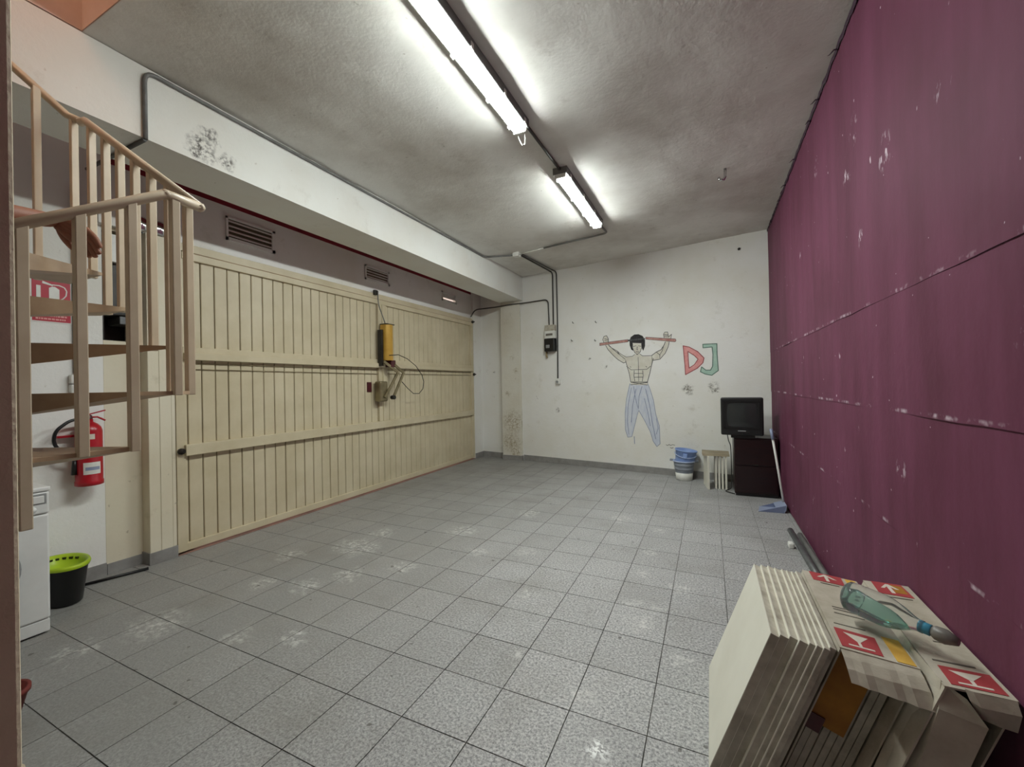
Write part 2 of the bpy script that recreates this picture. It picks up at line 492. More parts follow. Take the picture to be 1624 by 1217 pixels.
def clip(poly, nx, ny, d):
    """keep nx*x + ny*y <= d"""
    out = []
    for i in range(len(poly)):
        a, b = poly[i], poly[(i + 1) % len(poly)]
        da, db = nx * a[0] + ny * a[1] - d, nx * b[0] + ny * b[1] - d
        if da <= 0: out.append(a)
        if da * db < 0:
            t = da / (da - db)
            out.append((a[0] + (b[0] - a[0]) * t, a[1] + (b[1] - a[1]) * t))
    return out
def proj(p):
    d = Vector(p) - Vector((0, 0, CAM_H))
    z = d.dot(Fv)
    return (812 + FPX * d.dot(Rv) / z, 608.5 - FPX * d.dot(Uv) / z, z)
tiles = []
for i in range(-8, 11):
    for j in range(-14, 18):
        g = 0.0024
        x0, y0 = TOX + i * TS, TOY + j * TS
        q = [(x0 + g, y0 + g), (x0 + TS - g, y0 + g), (x0 + TS - g, y0 + TS - g), (x0 + g, y0 + TS - g)]
        full = list(q)
        q = clip(q, 1, 0, XW - 0.001); q = clip(q, -1, 0, 4.44) if q else q
        q = clip(q, -SL, 1, DF - 0.001) if q else q
        q = clip(q, 0, -1, 1.9) if q else q
        if len(q) < 3: continue
        c = proj((x0 + TS / 2, y0 + TS / 2, 0))
        vis = c[2] > 0.8 and -60 < c[0] < 1690 and c[1] < 1310
        size = (TS * FPX / max(c[2], .1)) * (TS * FPX * CAM_H / max(c[2], .1) ** 2) if c[2] > 0 else 0
        tiles.append((size if vis else 0, q, q == full, (x0, y0)))
tiles.sort(key=lambda t: -t[0])
tile_me = MB().prism([(0.0024, 0.0024), (TS - 0.0024, 0.0024), (TS - 0.0024, TS - 0.0024), (0.0024, TS - 0.0024)], -0.006, 0.0).mesh('floor_tile', 'granite_tile')
rest = MB()
cnt = 0
for size, q, whole, (x0, y0) in tiles:
    dz = random.uniform(-0.0006, 0.0)
    if size > 60 and cnt < 290:
        cnt += 1
        if whole:
            o = bpy.data.objects.new('floor_tile', tile_me); COL.objects.link(o)
            o.location = (x0, y0, dz)
        else:
            o = MB().prism(q, -0.006, 0.0).build('floor_tile', 'granite_tile')
            o.location = (0, 0, dz)
        o.parent = floor
    else:
        rest.prism(q, -0.006, dz)
ro = rest.build('floor_tiles_beyond', 'granite_tile', floor)
ro['kind'] = 'stuff'

# ------------------------------------------------------------------ structure: walls
# far wall (skewed), thick outwards
def far_box(mb, x0, x1, z0, z1, o0, o1):
    P = [far_pt(x0, z0, o0), far_pt(x1, z0, o0), far_pt(x1, z0, o1), far_pt(x0, z0, o1), far_pt(x0, z1, o0), far_pt(x1, z1, o0), far_pt(x1, z1, o1), far_pt(x0, z1, o1)]
    mb.hexa([p[:] for p in P])
mb = MB(); far_box(mb, -4.75, 1.0, -0.1, 3.75, 0.0, -0.2)
struct(mb.build('wall_far', 'white_plaster'), 'stained white plaster end wall with wall drawing')
mb = MB(); far_box(mb, -3.30, XW - 0.0, 0.0, 0.105, 0.0, 0.012); far_box(mb, -4.30, -3.73, 0.0, 0.105, 0.0, 0.012)
struct(mb.build('baseboard_far', 'skirting'))
# pilaster under the beam end
struct(MB().box(-3.735, -3.325, 7.425, 7.62, 0, ZB).build('trim_2', 'pilaster_plaster'), 'shallow white pilaster below the beam with peeling plaster')
struct(MB().box(-3.745, -3.315, 7.413, 7.50, 0, 0.09).build('baseboard_pilaster', 'skirting'))

# left wall: piece beside the counterweight box, piece beyond the gate, lintel above the gate with vent opening
mb = MB()
mb.box(-4.65, XL, -2.2, 1.64, -0.1, 3.6)
mb.box(-4.65, -4.31, YG1 + 0.005, 8.0, -0.1, 3.6)
mb.box(-4.80, -4.402, 1.60, 2.2, 2.838, 3.59); mb.box(-4.43, -4.402, 1.60, 1.66, 2.84, 3.58); mb.box(-4.80, -4.74, 1.5, 2.25, -.1, 3.6); mb.box(-4.80, -4.385, 2.12, 2.25, -.1, 2.836)  # unseen boxes added to keep daylight from leaking round the counterweight niche
for (y0, y1, z0, z1) in ((1.60, 6.33, 2.83, 3.6), (6.74, YG1 + .005, 2.83, 3.6), (6.33, 6.74, 2.83, 3.062), (6.33, 6.74, 3.10, 3.6)):
    mb.box(-4.40, XG - 0.02, y0, y1, z0, z1)
struct(mb.build('wall_left', 'white_plaster'), 'white plaster wall around the garage gate')
mb = MB()
mb.box(XL, XL + 0.014, 1.10, 1.64, 0, 0.10)
mb.box(-4.31, -4.298, YG1 + 0.006, 7.63, 0, 0.10)
struct(mb.build('baseboard_left', 'skirting'))
struct(MB().box(-4.36, XBI, -2.2, 7.9, 3.40, 3.6).build('ceiling_recess', 'dark_red_paint'), 'dark red painted recess above the gate')
struct(MB().box(XG - 0.021, XG - 0.012, 1.64, YG1, 3.325, 3.40).build('trim_3', 'dark_red_paint'), 'dark red band at the top of the gate recess')
struct(MB().box(XBI, XB, -2.2, 7.6, ZB, 3.578).build('trim_1', 'beam_plaster'), 'deep white ceiling beam along the gate side')

# ceiling with gentle hand-trowelled waves and the stair opening
def ceil_h(x, y):
    return ZC + 0.010 * noise.noise(Vector((x * 1.1, y * 0.9, 3.1))) + 0.006 * noise.noise(Vector((x * 2.7, y * 2.1, 8.2))) + 0.0025 * noise.noise(Vector((x * 7, y * 6, 1.2)))
OPX1, OPY0, OPY1 = -1.70, -0.55, 1.14
mb = MB()
xs = [XB + (OPX1 - XB) * i / 22 for i in range(23)] + [OPX1 + (1.0 - OPX1) * i / 38 for i in range(1, 39)]
ys = [-2.2 + (OPY0 + 2.2) * i / 12 for i in range(13)] + [OPY0 + (OPY1 - OPY0) * i / 20 for i in range(1, 21)] + [OPY1 + (7.9 - OPY1) * i / 95 for i in range(1, 96)]
idx = {}
for i, x in enumerate(xs):
    for j, y in enumerate(ys):
        e = 1.0
        idx[i, j] = len(mb.v); mb.v.append((x, y, ceil_h(x, y)))
for i in range(len(xs) - 1):
    for j in range(len(ys) - 1):
        if xs[i + 1] <= OPX1 + 1e-6 and OPY0 - 1e-6 <= ys[j] and ys[j + 1] <= OPY1 + 1e-6: continue
        mb.face((idx[i, j], idx[i, j + 1], idx[i + 1, j + 1], idx[i + 1, j]), True)
# slab above, leaving the opening free
mb.box(OPX1 + .05, 1.1, -2.2, 7.95, ZC + 0.03, ZC + 0.2)
mb.box(XB - .3, OPX1 + .05, OPY1 + .05, 7.95, ZC + 0.03, ZC + 0.2)
mb.box(XB - .3, OPX1 + .05, -2.2, OPY0 - .05, ZC + 0.03, ZC + 0.2)
mb.box(XB - .3, XB - .05, OPY0 - .05, OPY1 + .05, ZC + 0.03, ZC + 0.2)
struct(mb.build('ceiling', 'ceiling_plaster'), 'stained grey plaster ceiling')
# stairwell shaft rising to the floor above
mb = MB()
mb.box(XB - 0.1, XB, OPY0 - .1, OPY1 + .1, ZC + 0.01, 6.0)
mb.box(OPX1, OPX1 + 0.1, OPY0 - .1, OPY1 + .1, ZC + 0.014, 6.0)
mb.box(XB, OPX1, OPY1, OPY1 + 0.1, ZC + 0.014, 6.0)
mb.box(XB, OPX1, OPY0 - 0.1, OPY0, ZC + 0.014, 6.0)
mb.box(XB - .1, OPX1 + .1, OPY0 - .1, OPY1 + .1, 6.0, 6.1)
struct(mb.build('wall_stairwell', 'shaft_paint'), 'warm lit stairwell shaft above the spiral stair')

# right wall, purple sheets in overlapping strips
wr = struct(MB().box(XW + 0.02, XW + 0.2, -2.2, 7.6, -0.1, 3.75).build('wall_right', 'white_plaster'), 'wall covered in worn purple painted sheets')
def sheet(z0, z1, out, ragged=False, y0=-2.2, y1=6.785):
    mb = MB()
    ny = 150
    nz = max(5, int((z1 - z0) / 0.12))
    ii = {}
    for j in range(ny + 1):
        y = y0 + (y1 - y0) * j / ny
        for k in range(nz + 1):
            z = z0 + (z1 - z0) * k / nz
            if k == 0: z -= 0.008 + 0.006 * noise.noise(Vector((y * 4, z0, 0)))
            if ragged and k == nz: z += 0.020 * noise.noise(Vector((y * 9, 2.2, 0))) + 0.012 * noise.noise(Vector((y * 27, 5.2, 0)))
            x = XW - out + 0.005 * noise.noise(Vector((y * 1.4, z * 1.1, z0 * 7)))
            ii[j, k] = len(mb.v); mb.v.append((x, y, z))
    for j in range(ny):
        for k in range(nz):
            mb.face((ii[j, k], ii[j + 1, k], ii[j + 1, k + 1], ii[j, k + 1]), True)
    # thickness: back side
    b0 = len(mb.v)
    mb.v += [(XW + 0.018, p[1], p[2]) for p in mb.v[:b0]]
    mb.cur = 1
    b1 = len(mb.v)
    mb.v += list(mb.v[:b0])
    ii = {q: b1 + i_ for q, i_ in ii.items()}
    for j in range(ny):
        for k in (0, nz):
            a, b = ii[j, k], ii[j + 1, k]
            mb.face((a, b, b - b1 + b0, a - b1 + b0))
    for k in range(nz):
        for j in (0, ny):
            a, b = ii[j, k], ii[j, k + 1]
            mb.face((a, b, b - b1 + b0, a - b1 + b0))
    return mb.build('purple_sheet', ['purple_sheet', 'purple_torn_edge'], wr)
sheet(0.02, 0.775, 0.000); sheet(0.775, 1.325, 0.003); sheet(1.325, 1.865, 0.006); sheet(1.865, 3.545, 0.009, True)
es = MB()
NY = 420
for j in range(NY + 1):
    y = -2.2 + 8.98 * j / NY
    r1 = 0.014 * noise.noise(Vector((y * 7, 1.7, 0))) + 0.012 * noise.noise(Vector((y * 25, 4.7, 0)))
    x = XW - 0.020 - 0.008 * noise.noise(Vector((y * 11, 9.1, 0)))
    es.v += [(XW, y, 3.60), (x, y, 3.562 + r1 * .4), (x + .004, y, 3.532 + r1)]
for j in range(NY):
    a = j * 3
    es.face((a, a + 3, a + 4, a + 1)); es.face((a + 1, a + 4, a + 5, a + 2))
es.build('torn_edge', 'purple_torn_edge', wr)
# torn shreds hanging off the top edge
for k in range(9):
    y = 1.5 + k * 0.55 + random.uniform(-.25, .25)
    L = random.uniform(.02, .05)
    pts = [(XW - 0.012, y, 3.535), (XW - 0.02 - L * .3, y + .01, 3.545), (XW - 0.02 - L * .7, y + .03, 3.535), (XW - .02 - L, y + .02, 3.525)]
    MB().tube(pts, [0.006, .005, .003, .0015], 5).build('torn_shred', 'purple_torn_edge', wr)

# near post that edges into the frame on the left; wall behind the camera
mb = MB(); mb.cbox(-1.01, -0.87, 0.085, 0.2315, -0.02, 3.57, 0.006)
struct(mb.build('trim_5', 'tan_wall'), 'tan painted square post at the left border of the view')
struct(MB().box(-4.7, 1.0, -2.35, -2.2, -0.1, 3.75).build('wall_back', 'white_plaster'))


# ------------------------------------------------------------------ helpers for things in world coordinates
def wbuild(mb, name, mats, parent):
    o = mb.build(name, mats, parent)
    o.location = -parent.location
    return o

# ------------------------------------------------------------------ garage gate
gate = struct(empty('door_1', (XG, (YG0 + YG1) / 2, 0)), 'cream up-and-over garage gate of vertical ribbed slats with steel frame')
SW = 0.1215
prof = [(0.004, -0.018), (SW - 0.004, -0.018), (SW - 0.004, -0.005), (SW - 0.009, 0.0), (0.009, 0.0), (0.004, -0.005)]
bands = [(0.085, 0.89, 'a'), (0.98, 1.762, 'b'), (1.87, 2.685, 'c')]
for z0, z1, nm in bands:
    me = MB().prism(prof, z0, z1, lambda a, b, h: (b, a, h)).mesh('slat', 'gate_paint')
    y = 2.195 - SW
    while y < YG1 - 0.06:
        if y + SW > 2.14:
            o = bpy.data.objects.new('slat', me); COL.objects.link(o); o.parent = gate
            o.location = Vector((XG + random.uniform(-.0015, .0015), y, 0)) - gate.location
        y += SW
wbuild(MB().box(XG - 0.04, XG - 0.019, YG0, YG1, 0.03, 2.74), 'backing_sheet', 'gate_groove', gate)
def rail(name, y0, y1, z0, z1, x1, x0=XG - 0.018, c=0.004):
    return wbuild(MB().cbox(x0, x1, y0, y1, z0, z1, c), name, 'gate_paint', gate)
rail('bottom_rail', YG0, YG1, 0.022, 0.09, XG + 0.018)
rail('lower_rail', YG0 + .06, YG1 - .06, 0.885, 0.985, XG + 0.055)
rail('middle_rail', YG0 + .06, YG1 - .06, 1.757, 1.82, XG + 0.060)
rail('middle_rail_ledge', YG0 + .06, YG1 - .06, 1.82, 1.878, XG + 0.028)
rail('top_rail', YG0 + .06, YG1 - .06, 2.68, 2.745, XG + 0.032)
rail('stile', YG0, YG0 + 0.075, 0.022, 2.745, XG + 0.022)
rail('stile', YG1 - 0.1, YG1, 0.022, 2.745, XG + 0.022)
rail('centre_post', 4.63, 4.80, 0.985, 2.70, XG + 0.030)
rail('centre_post_rib', 4.70, 4.73, 0.985, 2.68, XG + 0.044)
rail('header', YG0, YG1, 2.757, 2.83, XG + 0.012)
for z in (1.728, 1.672):
    wbuild(MB().tube([(XG + 0.012, YG0 + .1, z), (XG + 0.012, 4.63, z - .004)], 0.004, 6).tube([(XG + 0.012, 4.8, z), (XG + 0.012, YG1 - .1, z + .01)], 0.004, 6), 'cable', 'olive_metal', gate)
for y, z in ((YG1 - .01, 1.70), (YG1 - .03, 2.76), (YG0 + .03, .93)):
    wbuild(MB().lathe([(0.028, 0), (0.028, .03), (0.012, .032), (.012, .06)], 10, (0, 0, 0), Matrix.Translation((XG + .02, y, z)).to_4x4() @ Matrix.Rotation(math.pi / 2, 4, 'Y')), 'pivot_bolt', 'dark_metal', gate)
struct(MB().box(-4.55, XG + 0.032, YG0, YG1, -0.02, 0.004).build('trim_4', 'threshold'), 'reddish threshold strip under the gate, pink daylight put into its colour')

# ------------------------------------------------------------------ gate operator
xo = XG + 0.12
op = tag(empty('gate_operator', (xo, 4.7, 1.27)), 'gold hydraulic gate motor hanging at the centre post of the gate', 'gate motor')
bm_ = MB()
pr = []
for k in range(14):
    a = math.pi * (k / 13.0) - math.pi / 2
    pr.append((4.705 + 0.078 * math.sin(a), 0.02 + 0.06 * math.cos(a)))
pr += [(4.783, -0.05), (4.627, -0.05)]
bm_.prism(pr, 1.86, 2.375, lambda a, b, h: (xo + b, a, h))
mbod = wbuild(bm_, 'motor_body', 'gold_paint', op)
MB().cbox(xo - 0.06, xo + .075, 4.622, 4.788, 2.375, 2.388, .003).build('motor_cap', 'dark_metal', mbod)
wbuild(MB().cbox(xo - 0.08, xo + .0, 4.595, 4.628, 1.78, 2.30, .004), 'back_plate', 'dark_metal', op)
wbuild(MB().cbox(xo - 0.05, xo + .06, 4.72, 4.815, 1.765, 1.865, .006), 'pivot_block', 'maroon_plastic', op)
wbuild(MB().obar((xo + .03, 4.60, 1.84), (xo + .06, 4.86, 1.69), .02, .035).obar((xo + .06, 4.86, 1.69), (xo + .04, 4.60, 1.33), .02, .035), 'lever_arm', 'olive_metal', op)
wbuild(MB().obar((xo + .06, 4.79, 1.80), (xo + .09, 4.95, 1.685), .02, .035).obar((xo + .09, 4.95, 1.685), (xo + .07, 4.73, 1.31), .02, .035), 'lever_arm', 'olive_metal', op)
wbuild(MB().cbox(XG + .03, xo + .02, 4.53, 4.69, 1.27, 1.56, .02), 'mounting_bracket', 'olive_metal', op)
wbuild(MB().lathe([(.03, -.03), (.03, .03)], 12, (xo + .06, 4.745, 1.325), Matrix.Rotation(math.pi / 2, 4, 'Y')), 'pivot_pin', 'dark_metal', op)
wbuild(MB().tube(rounded([(xo - .04, 4.58, 2.85), (xo - .02, 4.56, 2.66), (xo, 4.62, 2.5), (xo, 4.68, 2.38)], .1), .008, 6), 'feed_pipe', 'conduit_grey', op)
wbuild(MB().cbox(XG + .01, XG + .05, 4.555, 4.61, 2.80, 2.87, .004), 'pipe_clip', 'dark_metal', op)
cp = [(4.66, 1.93), (4.85, 1.95), (5.05, 1.90), (5.25, 1.80), (5.40, 1.66), (5.445, 1.55), (5.42, 1.44), (5.32, 1.365), (5.18, 1.37), (5.05, 1.45), (4.92, 1.55)]
wbuild(MB().tube([(xo + .08, a, b) for a, b in cp], .006, 6), 'release_cable', 'black_cable', op)
tag(MB().cbox(XG - .002, XG + .012, 4.415, 4.50, 1.41, 1.55, .003).build('reflector_plate', 'maroon_plastic'), 'small dark red plate fixed on the gate slats left of the motor', 'plate')

# ------------------------------------------------------------------ vents above the gate
def vent(y0, y1, z0, z1, label, back=True, gap=None):
    x = XG - 0.02
    e = tag(empty('ventilation_grille', (x, (y0 + y1) / 2, z0)), label, 'vent', 'grilles above the gate')
    b = 0.035
    fr = MB()
    fr.box(x, x + .02, y0, y1, z0, z0 + b * .9); fr.box(x, x + .02, y0, y1, z1 - b * .6, z1); fr.box(x, x + .02, y0, y0 + b * .5, z0, z1); fr.box(x, x + .02, y1 - b, y1, z0, z1)
    wbuild(fr, 'frame', 'white_plaster', e)
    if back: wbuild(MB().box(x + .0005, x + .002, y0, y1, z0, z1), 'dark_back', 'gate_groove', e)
    zz0, zz1 = z0 + b * .9, z1 - b * .6
    for k in range(4):
        za = zz0 + (zz1 - zz0) * (k + .55) / 4
        if gap and gap[0] < za < gap[1]: continue
        wbuild(MB().hexa([(x + .004, y0 + .015, za + .004), (x + .018, y0 + .015, za - .014), (x + .018, y1 - .03, za - .014), (x + .004, y1 - .03, za + .004),
                          (x + .004, y0 + .015, za + .010), (x + .018, y0 + .015, za - .008), (x + .018, y1 - .03, za - .008), (x + .004, y1 - .03, za + .010)]), 'louvre', 'white_plaster', e)
vent(2.565, 3.085, 2.985, 3.225, 'large louvred wall vent above the gate, nearest the stairs')
vent(4.435, 4.925, 3.0, 3.205, 'louvred wall vent above the gate motor, middle of three')
vent(6.305, 6.765, 3.03, 3.2, 'small louvred vent with a slit of daylight near the far corner', back=False, gap=(3.055, 3.1))

# ------------------------------------------------------------------ fluorescent lamps
def lamp(x, y0, y1, label, hang):
    e = tag(empty('fluorescent_lamp', (x, (y0 + y1) / 2, ZC)), label, 'lamp', 'ceiling tube lamps')
    zt = ZC + 0.012
    wbuild(MB().cbox(x - .072, x + .072, y0, y1, ZC - .066, zt, .006), 'housing', 'conduit_grey', e)
    pf = [(-.052, 0), (-.051, -.011), (-.042, -.023), (-.02, -.030), (.02, -.030), (.042, -.023), (.051, -.011), (.052, 0)]
    wbuild(MB().prism(pf, y0 + .035, y1 - .035, lambda a, b, h: (x + a, h, ZC - .066 + b)), 'diffuser', 'lamp_diffuser', e)
    for ya, yb in ((y0, y0 + .034), (y1 - .034, y1)):
        wbuild(MB().cbox(x - .055, x + .055, ya, yb, ZC - .098, ZC - .065, .006), 'end_cap', 'white_plastic', e)
    k = 0
    for yy in (y0 + .12, y0 + .6, y1 - .45, y1 - .1):
        for s in (-1, 1):
            wbuild(MB().box(x + s * .073 - .003, x + s * .073 + .003, yy, yy + .03, ZC - .074, ZC - .03), 'clip', 'white_plastic', e)
    if hang:
        for s in (-1, 1):
            wbuild(MB().tube(rounded([(x + s * .03, y1 - .005, ZC - .085), (x + s * .026, y1 + .02, ZC - .12), (x + s * .012, y1 + .045, ZC - .155), (x + s * .008, y1 + .03, ZC - .16)], .02), .004, 6), 'open_clip', 'white_plastic', e)
lamp(-1.33, 1.57, 3.07, 'long lit fluorescent ceiling lamp nearest the camera, clip hanging open', True)
lamp(-1.275, 3.86, 5.38, 'lit fluorescent ceiling lamp nearer the far wall', False)

# ------------------------------------------------------------------ conduits
zc = ZC - 0.022
def pipe(name, pts, r, mat, label, cat='conduit', bend=.07, group=None):
    return tag(MB().tube(rounded(pts, bend), r, 8).build(name, mat), label, cat, group)
pipe('electrical_conduit', [(XB + .014, 1.43, ZB - .01), (XB + .014, 1.43, ZC - .03), (XB + .014, 5.93, ZC - .028), (-2.80, 6.06, zc - .005)], .013, 'conduit_grey', 'grey conduit running along the top of the white beam')
pipe('electrical_conduit', [(XBI - .3, 1.43, ZB - .012), (XB + .01, 1.43, ZB - .012)], .013, 'conduit_dark', 'short dark conduit crossing under the white beam')
pipe('electrical_conduit', [(-1.29, 3.05, zc), (-1.275, 3.88, zc)], .013, 'conduit_dark', 'short conduit between the two ceiling lamps')
pipe('electrical_conduit', [(-1.275, 5.37, zc), (-1.24, 5.80, zc), (-2.25, 5.98, zc)], .013, 'conduit_grey', 'conduit bending from the farther ceiling lamp towards the junction box')
pipe('electrical_wire', [(-2.25, 5.98, zc), (-2.70, 6.05, zc - .012)], .006, 'white_plastic', 'bare white wire entering the ceiling junction box', 'wire')
jb = tag(empty('junction_box', (-2.745, 6.07, ZC)), 'white plastic junction box on the ceiling near the beam', 'junction box')
wbuild(MB().cbox(-2.80, -2.69, 6.02, 6.12, ZC - .05, ZC + .008, .006), 'body', 'white_plastic', jb)
wbuild(MB().cbox(-2.795, -2.695, 6.025, 6.115, ZC - .06, ZC - .05, .003), 'lid', 'white_plastic', jb)
o0 = 0.014
pa = far_pt(-2.60, ZC - .03, o0); pb = far_pt(-2.52, ZC - .03, o0)
pipe('electrical_conduit', [(-2.70, 6.12, zc - .004), pa, far_pt(-2.60, 2.575, o0)], .013, 'conduit_dark', 'left of two conduits dropping from the ceiling to the fuse box', group='conduits down the far wall')
pipe('electrical_conduit', [(-2.66, 6.10, zc - .004), pb, far_pt(-2.515, 2.55, o0), far_pt(-2.53, 1.58, o0)], .012, 'conduit_dark', 'right conduit passing the fuse box down to the small socket', group='conduits down the far wall')
pipe('electrical_conduit', [(XG + .05, 7.20, 2.85), (XG + .10, 7.28, 3.0), (-3.80, 7.40, 3.03), (-3.56, 7.40, 3.05), far_pt(-3.2, 3.06, .02), far_pt(-2.70, 3.06, .02), far_pt(-2.69, 2.575, o0)], .012, 'conduit_dark', 'dark conduit from the gate corner across the pilaster to the fuse box', bend=.09)
fb = empty('fuse_box', far_pt(-2.645, 2.08), FANG)
tag(fb, 'old fuse box with black cover on the far wall', 'fuse box')
MB().cbox(-.10, .10, -.09, 0, .37, .49, .006).build('upper_box', 'tile_edge', fb)
wmod = MB().cbox(-.105, .105, -.10, -.0, .24, .38, .006).build('white_module', 'white_plastic', fb)
MB().box(-.07, .07, -.104, -.099, .29, .33).build('name_plate', 'print_grey', wmod)
bc = MB().cbox(-.105, .105, -.12, 0, 0, .24, .014).build('black_cover', 'black_plastic', fb)
MB().cbox(-.06, .02, -.135, -.118, .06, .12, .008).build('switch', 'panel_grey', bc)
MB().tube([(-.1, -.02, 0), (-.1, -.04, -.06), (-.085, -.04, -.11)], .018, 7).build('cable_stub', 'cardboard_tan', fb)
sk = empty('wall_socket', far_pt(-2.525, 1.47), FANG)
tag(sk, 'small white socket at the end of the conduit on the far wall', 'socket')
MB().cbox(-.045, .045, -.05, 0, 0, .1, .012).build('body', 'white_plastic', sk)
MB().lathe([(.025, 0), (.025, .012)], 12, (0, -.05, .045), Matrix.Rotation(math.pi / 2, 4, 'X')).build('outlet', 'panel_grey', sk)

# nails in the far wall and hook in the ceiling
for (x, z), lab in zip(((-2.195, 2.564), (-1.764, 2.532), (-2.226, 2.248), (-1.782, 2.214)), ('upper left', 'upper right', 'lower left', 'lower right')):
    p = far_pt(x, z)
    tag(MB().tube([p, far_pt(x, z + .003, .05), far_pt(x + .003, z + .022, .06)], .006, 6).build('wall_nail', 'dark_metal'), '%s of four bent nails between fuse box and drawing' % lab, 'nail', 'nails in the far wall')
p = far_pt(0.418, 3.374)
tag(MB().lathe([(.02, 0), (.016, .02), (.006, .03)], 8, p[:], Matrix.Rotation(math.pi / 2, 4, 'X')).build('wall_plug', 'dark_metal'), 'dark wall plug high near the purple wall corner', 'wall plug')
tag(MB().tube([(.177, 4.655, ZC + .005), (.177, 4.655, ZC - .075), (.165, 4.655, ZC - .10), (.13, 4.655, ZC - .10), (.118, 4.655, ZC - .075)], .014, 8).build('ceiling_hook', 'chrome'), 'steel hook hanging from the ceiling near the purple wall', 'hook')


# ------------------------------------------------------------------ spiral stair on a square plan
RISE = 0.197
PX, PY = -2.47, 0.52
SX0, SX1, SY0, SY1 = -3.055, -1.87, 0.0, 1.0
st = tag(empty('spiral_staircase', (PX, PY, 0)), 'cream steel spiral staircase with wedge treads and square balusters', 'staircase')
wbuild(MB().tube([(PX, PY, 0), (PX, PY, 4.5)], .055, 16), 'centre_pole', 'stair_paint', st)
wbuild(MB().lathe([(.14, 0), (.14, .012), (.06, .02)], 20, (PX, PY, 0)), 'base_plate', 'stair_paint', st)
# outer corner points of each tread, in walking order (level index, points)
zB = 1.475
TR = {
    -7: [(SX0, .24), (SX0, .53)],
    -6: [(SX0 + .25, SY0), (SX0, SY0), (SX0, .27)],
    -5: [(-2.53, SY0), (-2.83, SY0)], -4: [(-2.25, SY0), (-2.56, SY0)][0:2],
    -3: [(SX1, .24), (SX1, SY0), (-2.28, SY0)][0:3],
    -2: [(SX1, .52), (SX1, .22)], -1: [(SX1, .787), (SX1, .50)],
    0: [(-2.14, SY1), (-1.95, SY1), (SX1, .905), (SX1, .765)],
    1: [(-2.44, SY1), (-2.115, SY1)], 2: [(-2.72, SY1), (-2.45, SY1)], 3: [(SX0, .76), (SX0, SY1), (-2.697, SY1)],
    4: [(SX0, .47), (SX0, .78)], 5: [(SX0, .22), (SX0, .5)], 6: [(-2.83, SY0), (SX0, SY0), (SX0, .25)],
    7: [(-2.53, SY0), (-2.85, SY0)], 8: [(-2.25, SY0), (-2.56, SY0)], 9: [(SX1, .24), (SX1, SY0), (-2.28, SY0)], 10: [(SX1, .80), (SX1, .22)]}
for k in sorted(TR):
    outer = TR[k]
    z = zB + k * RISE
    a = Vector((outer[0][0] - PX, outer[0][1] - PY)).normalized(); b = Vector((outer[-1][0] - PX, outer[-1][1] - PY)).normalized()
    inner = [(PX + b.x * .05 - b.y * -.03, PY + b.y * .05 + b.x * -.03), (PX + a.x * .05 - a.y * .03, PY + a.y * .05 + a.x * .03)]
    inner = [(PX + b.x * .06, PY + b.y * .06), (PX + a.x * .06, PY + a.y * .06)]
    poly = list(outer) + inner
    mb = MB()
    n_ = len(poly)
    top = [(x, y, z) for x, y in poly]
    bot = []
    for i, (x, y) in enumerate(poly):
        bot.append((x, y, z - (.10 if i >= n_ - 2 else .014)))
    mb.add(top + bot, [list(range(n_)), list(range(2 * n_ - 1, n_ - 1, -1))] + [(i, (i + 1) % n_, n_ + (i + 1) % n_, n_ + i) for i in range(n_)])
    wbuild(mb, 'tread', 'tread_shade_paint', st)
    wbuild(MB().lathe([(.064, 0), (.068, .01), (.068, .10), (.064, .11)], 16, (PX, PY, z - .108)), 'tread_collar', 'stair_paint', st)
def rail_s1(y): return 1.978 + (y - .494) * .651
def rail_s3(x): return 2.225 + (-1.865 - x) * .643
def rail_s4(y): return 2.95 + (1.0 - y) * .68
bal = []
for y, k in ((.107, -3), (.24, -3), (.373, -2), (.507, -2), (.637, -1), (.774, -1)):
    bal.append((SX1, y, zB + k * RISE, rail_s1(y)))
bal.append((SX1, .91, zB, 2.225))
for x, k in ((-1.956, 0), (-2.095, 0), (-2.235, 1), (-2.372, 1), (-2.508, 2), (-2.645, 2), (-2.79, 3)):
    bal.append((x, SY1, zB + k * RISE, rail_s3(x)))
bal.append((-2.98, SY1, zB + 3 * RISE, 2.915))
for y, k in ((.887, 3), (.74, 4), (.60, 4), (.46, 5), (.32, 5), (.18, 6)):
    bal.append((SX0, y, zB + k * RISE, rail_s4(y)))
for x, y, z0, z1 in bal:
    h = .0145
    mb = MB(); mb.cbox(x - h, x + h, y - h, y + h, z0 - .016, z1, .003)
    wbuild(mb, 'baluster', 'stair_paint', st)
hr = MB()
def flat_rail(pts, r=.019):
    hr.tube(pts, r, 8)
flat_rail([(SX1, -.02, rail_s1(0) - .01), (SX1, .881, 2.23), (SX1, SY1 - .0, 2.225)])
flat_rail([(SX1 + .002, SY1, 2.222), (-2.851, SY1, 2.86), (-2.90, SY1, 2.865)])
flat_rail([(-2.90, SY1, 2.872), (SX0, SY1, 2.95), (SX0, 0.0, rail_s4(0))])
wbuild(hr, 'handrail', 'stair_paint', st)
for q in ((SX1, SY1, 2.225), (SX1, .881, 2.23)):
    wbuild(MB().lathe([(.0, -.02), (.016, -.012), (.021, 0), (.016, .012), (0, .02)], 10, q, cap0=False, cap1=False), 'rail_joint', 'stair_paint', st)
# warm bulb upstairs that lights the shaft
bl = tag(empty('pendant_bulb', (-2.35, -.1, 5.3)), 'warm bulb hanging in the stairwell above the spiral stair', 'lamp')
MB().lathe([(.002, -.07), (.03, -.055), (.045, -.02), (.04, .01), (.02, .04), (.018, .06)], 16).build('bulb', 'bulb_glow', bl)
MB().tube([(0, 0, .06), (0, 0, .7)], .006, 6).build('cord', 'black_cable', bl)

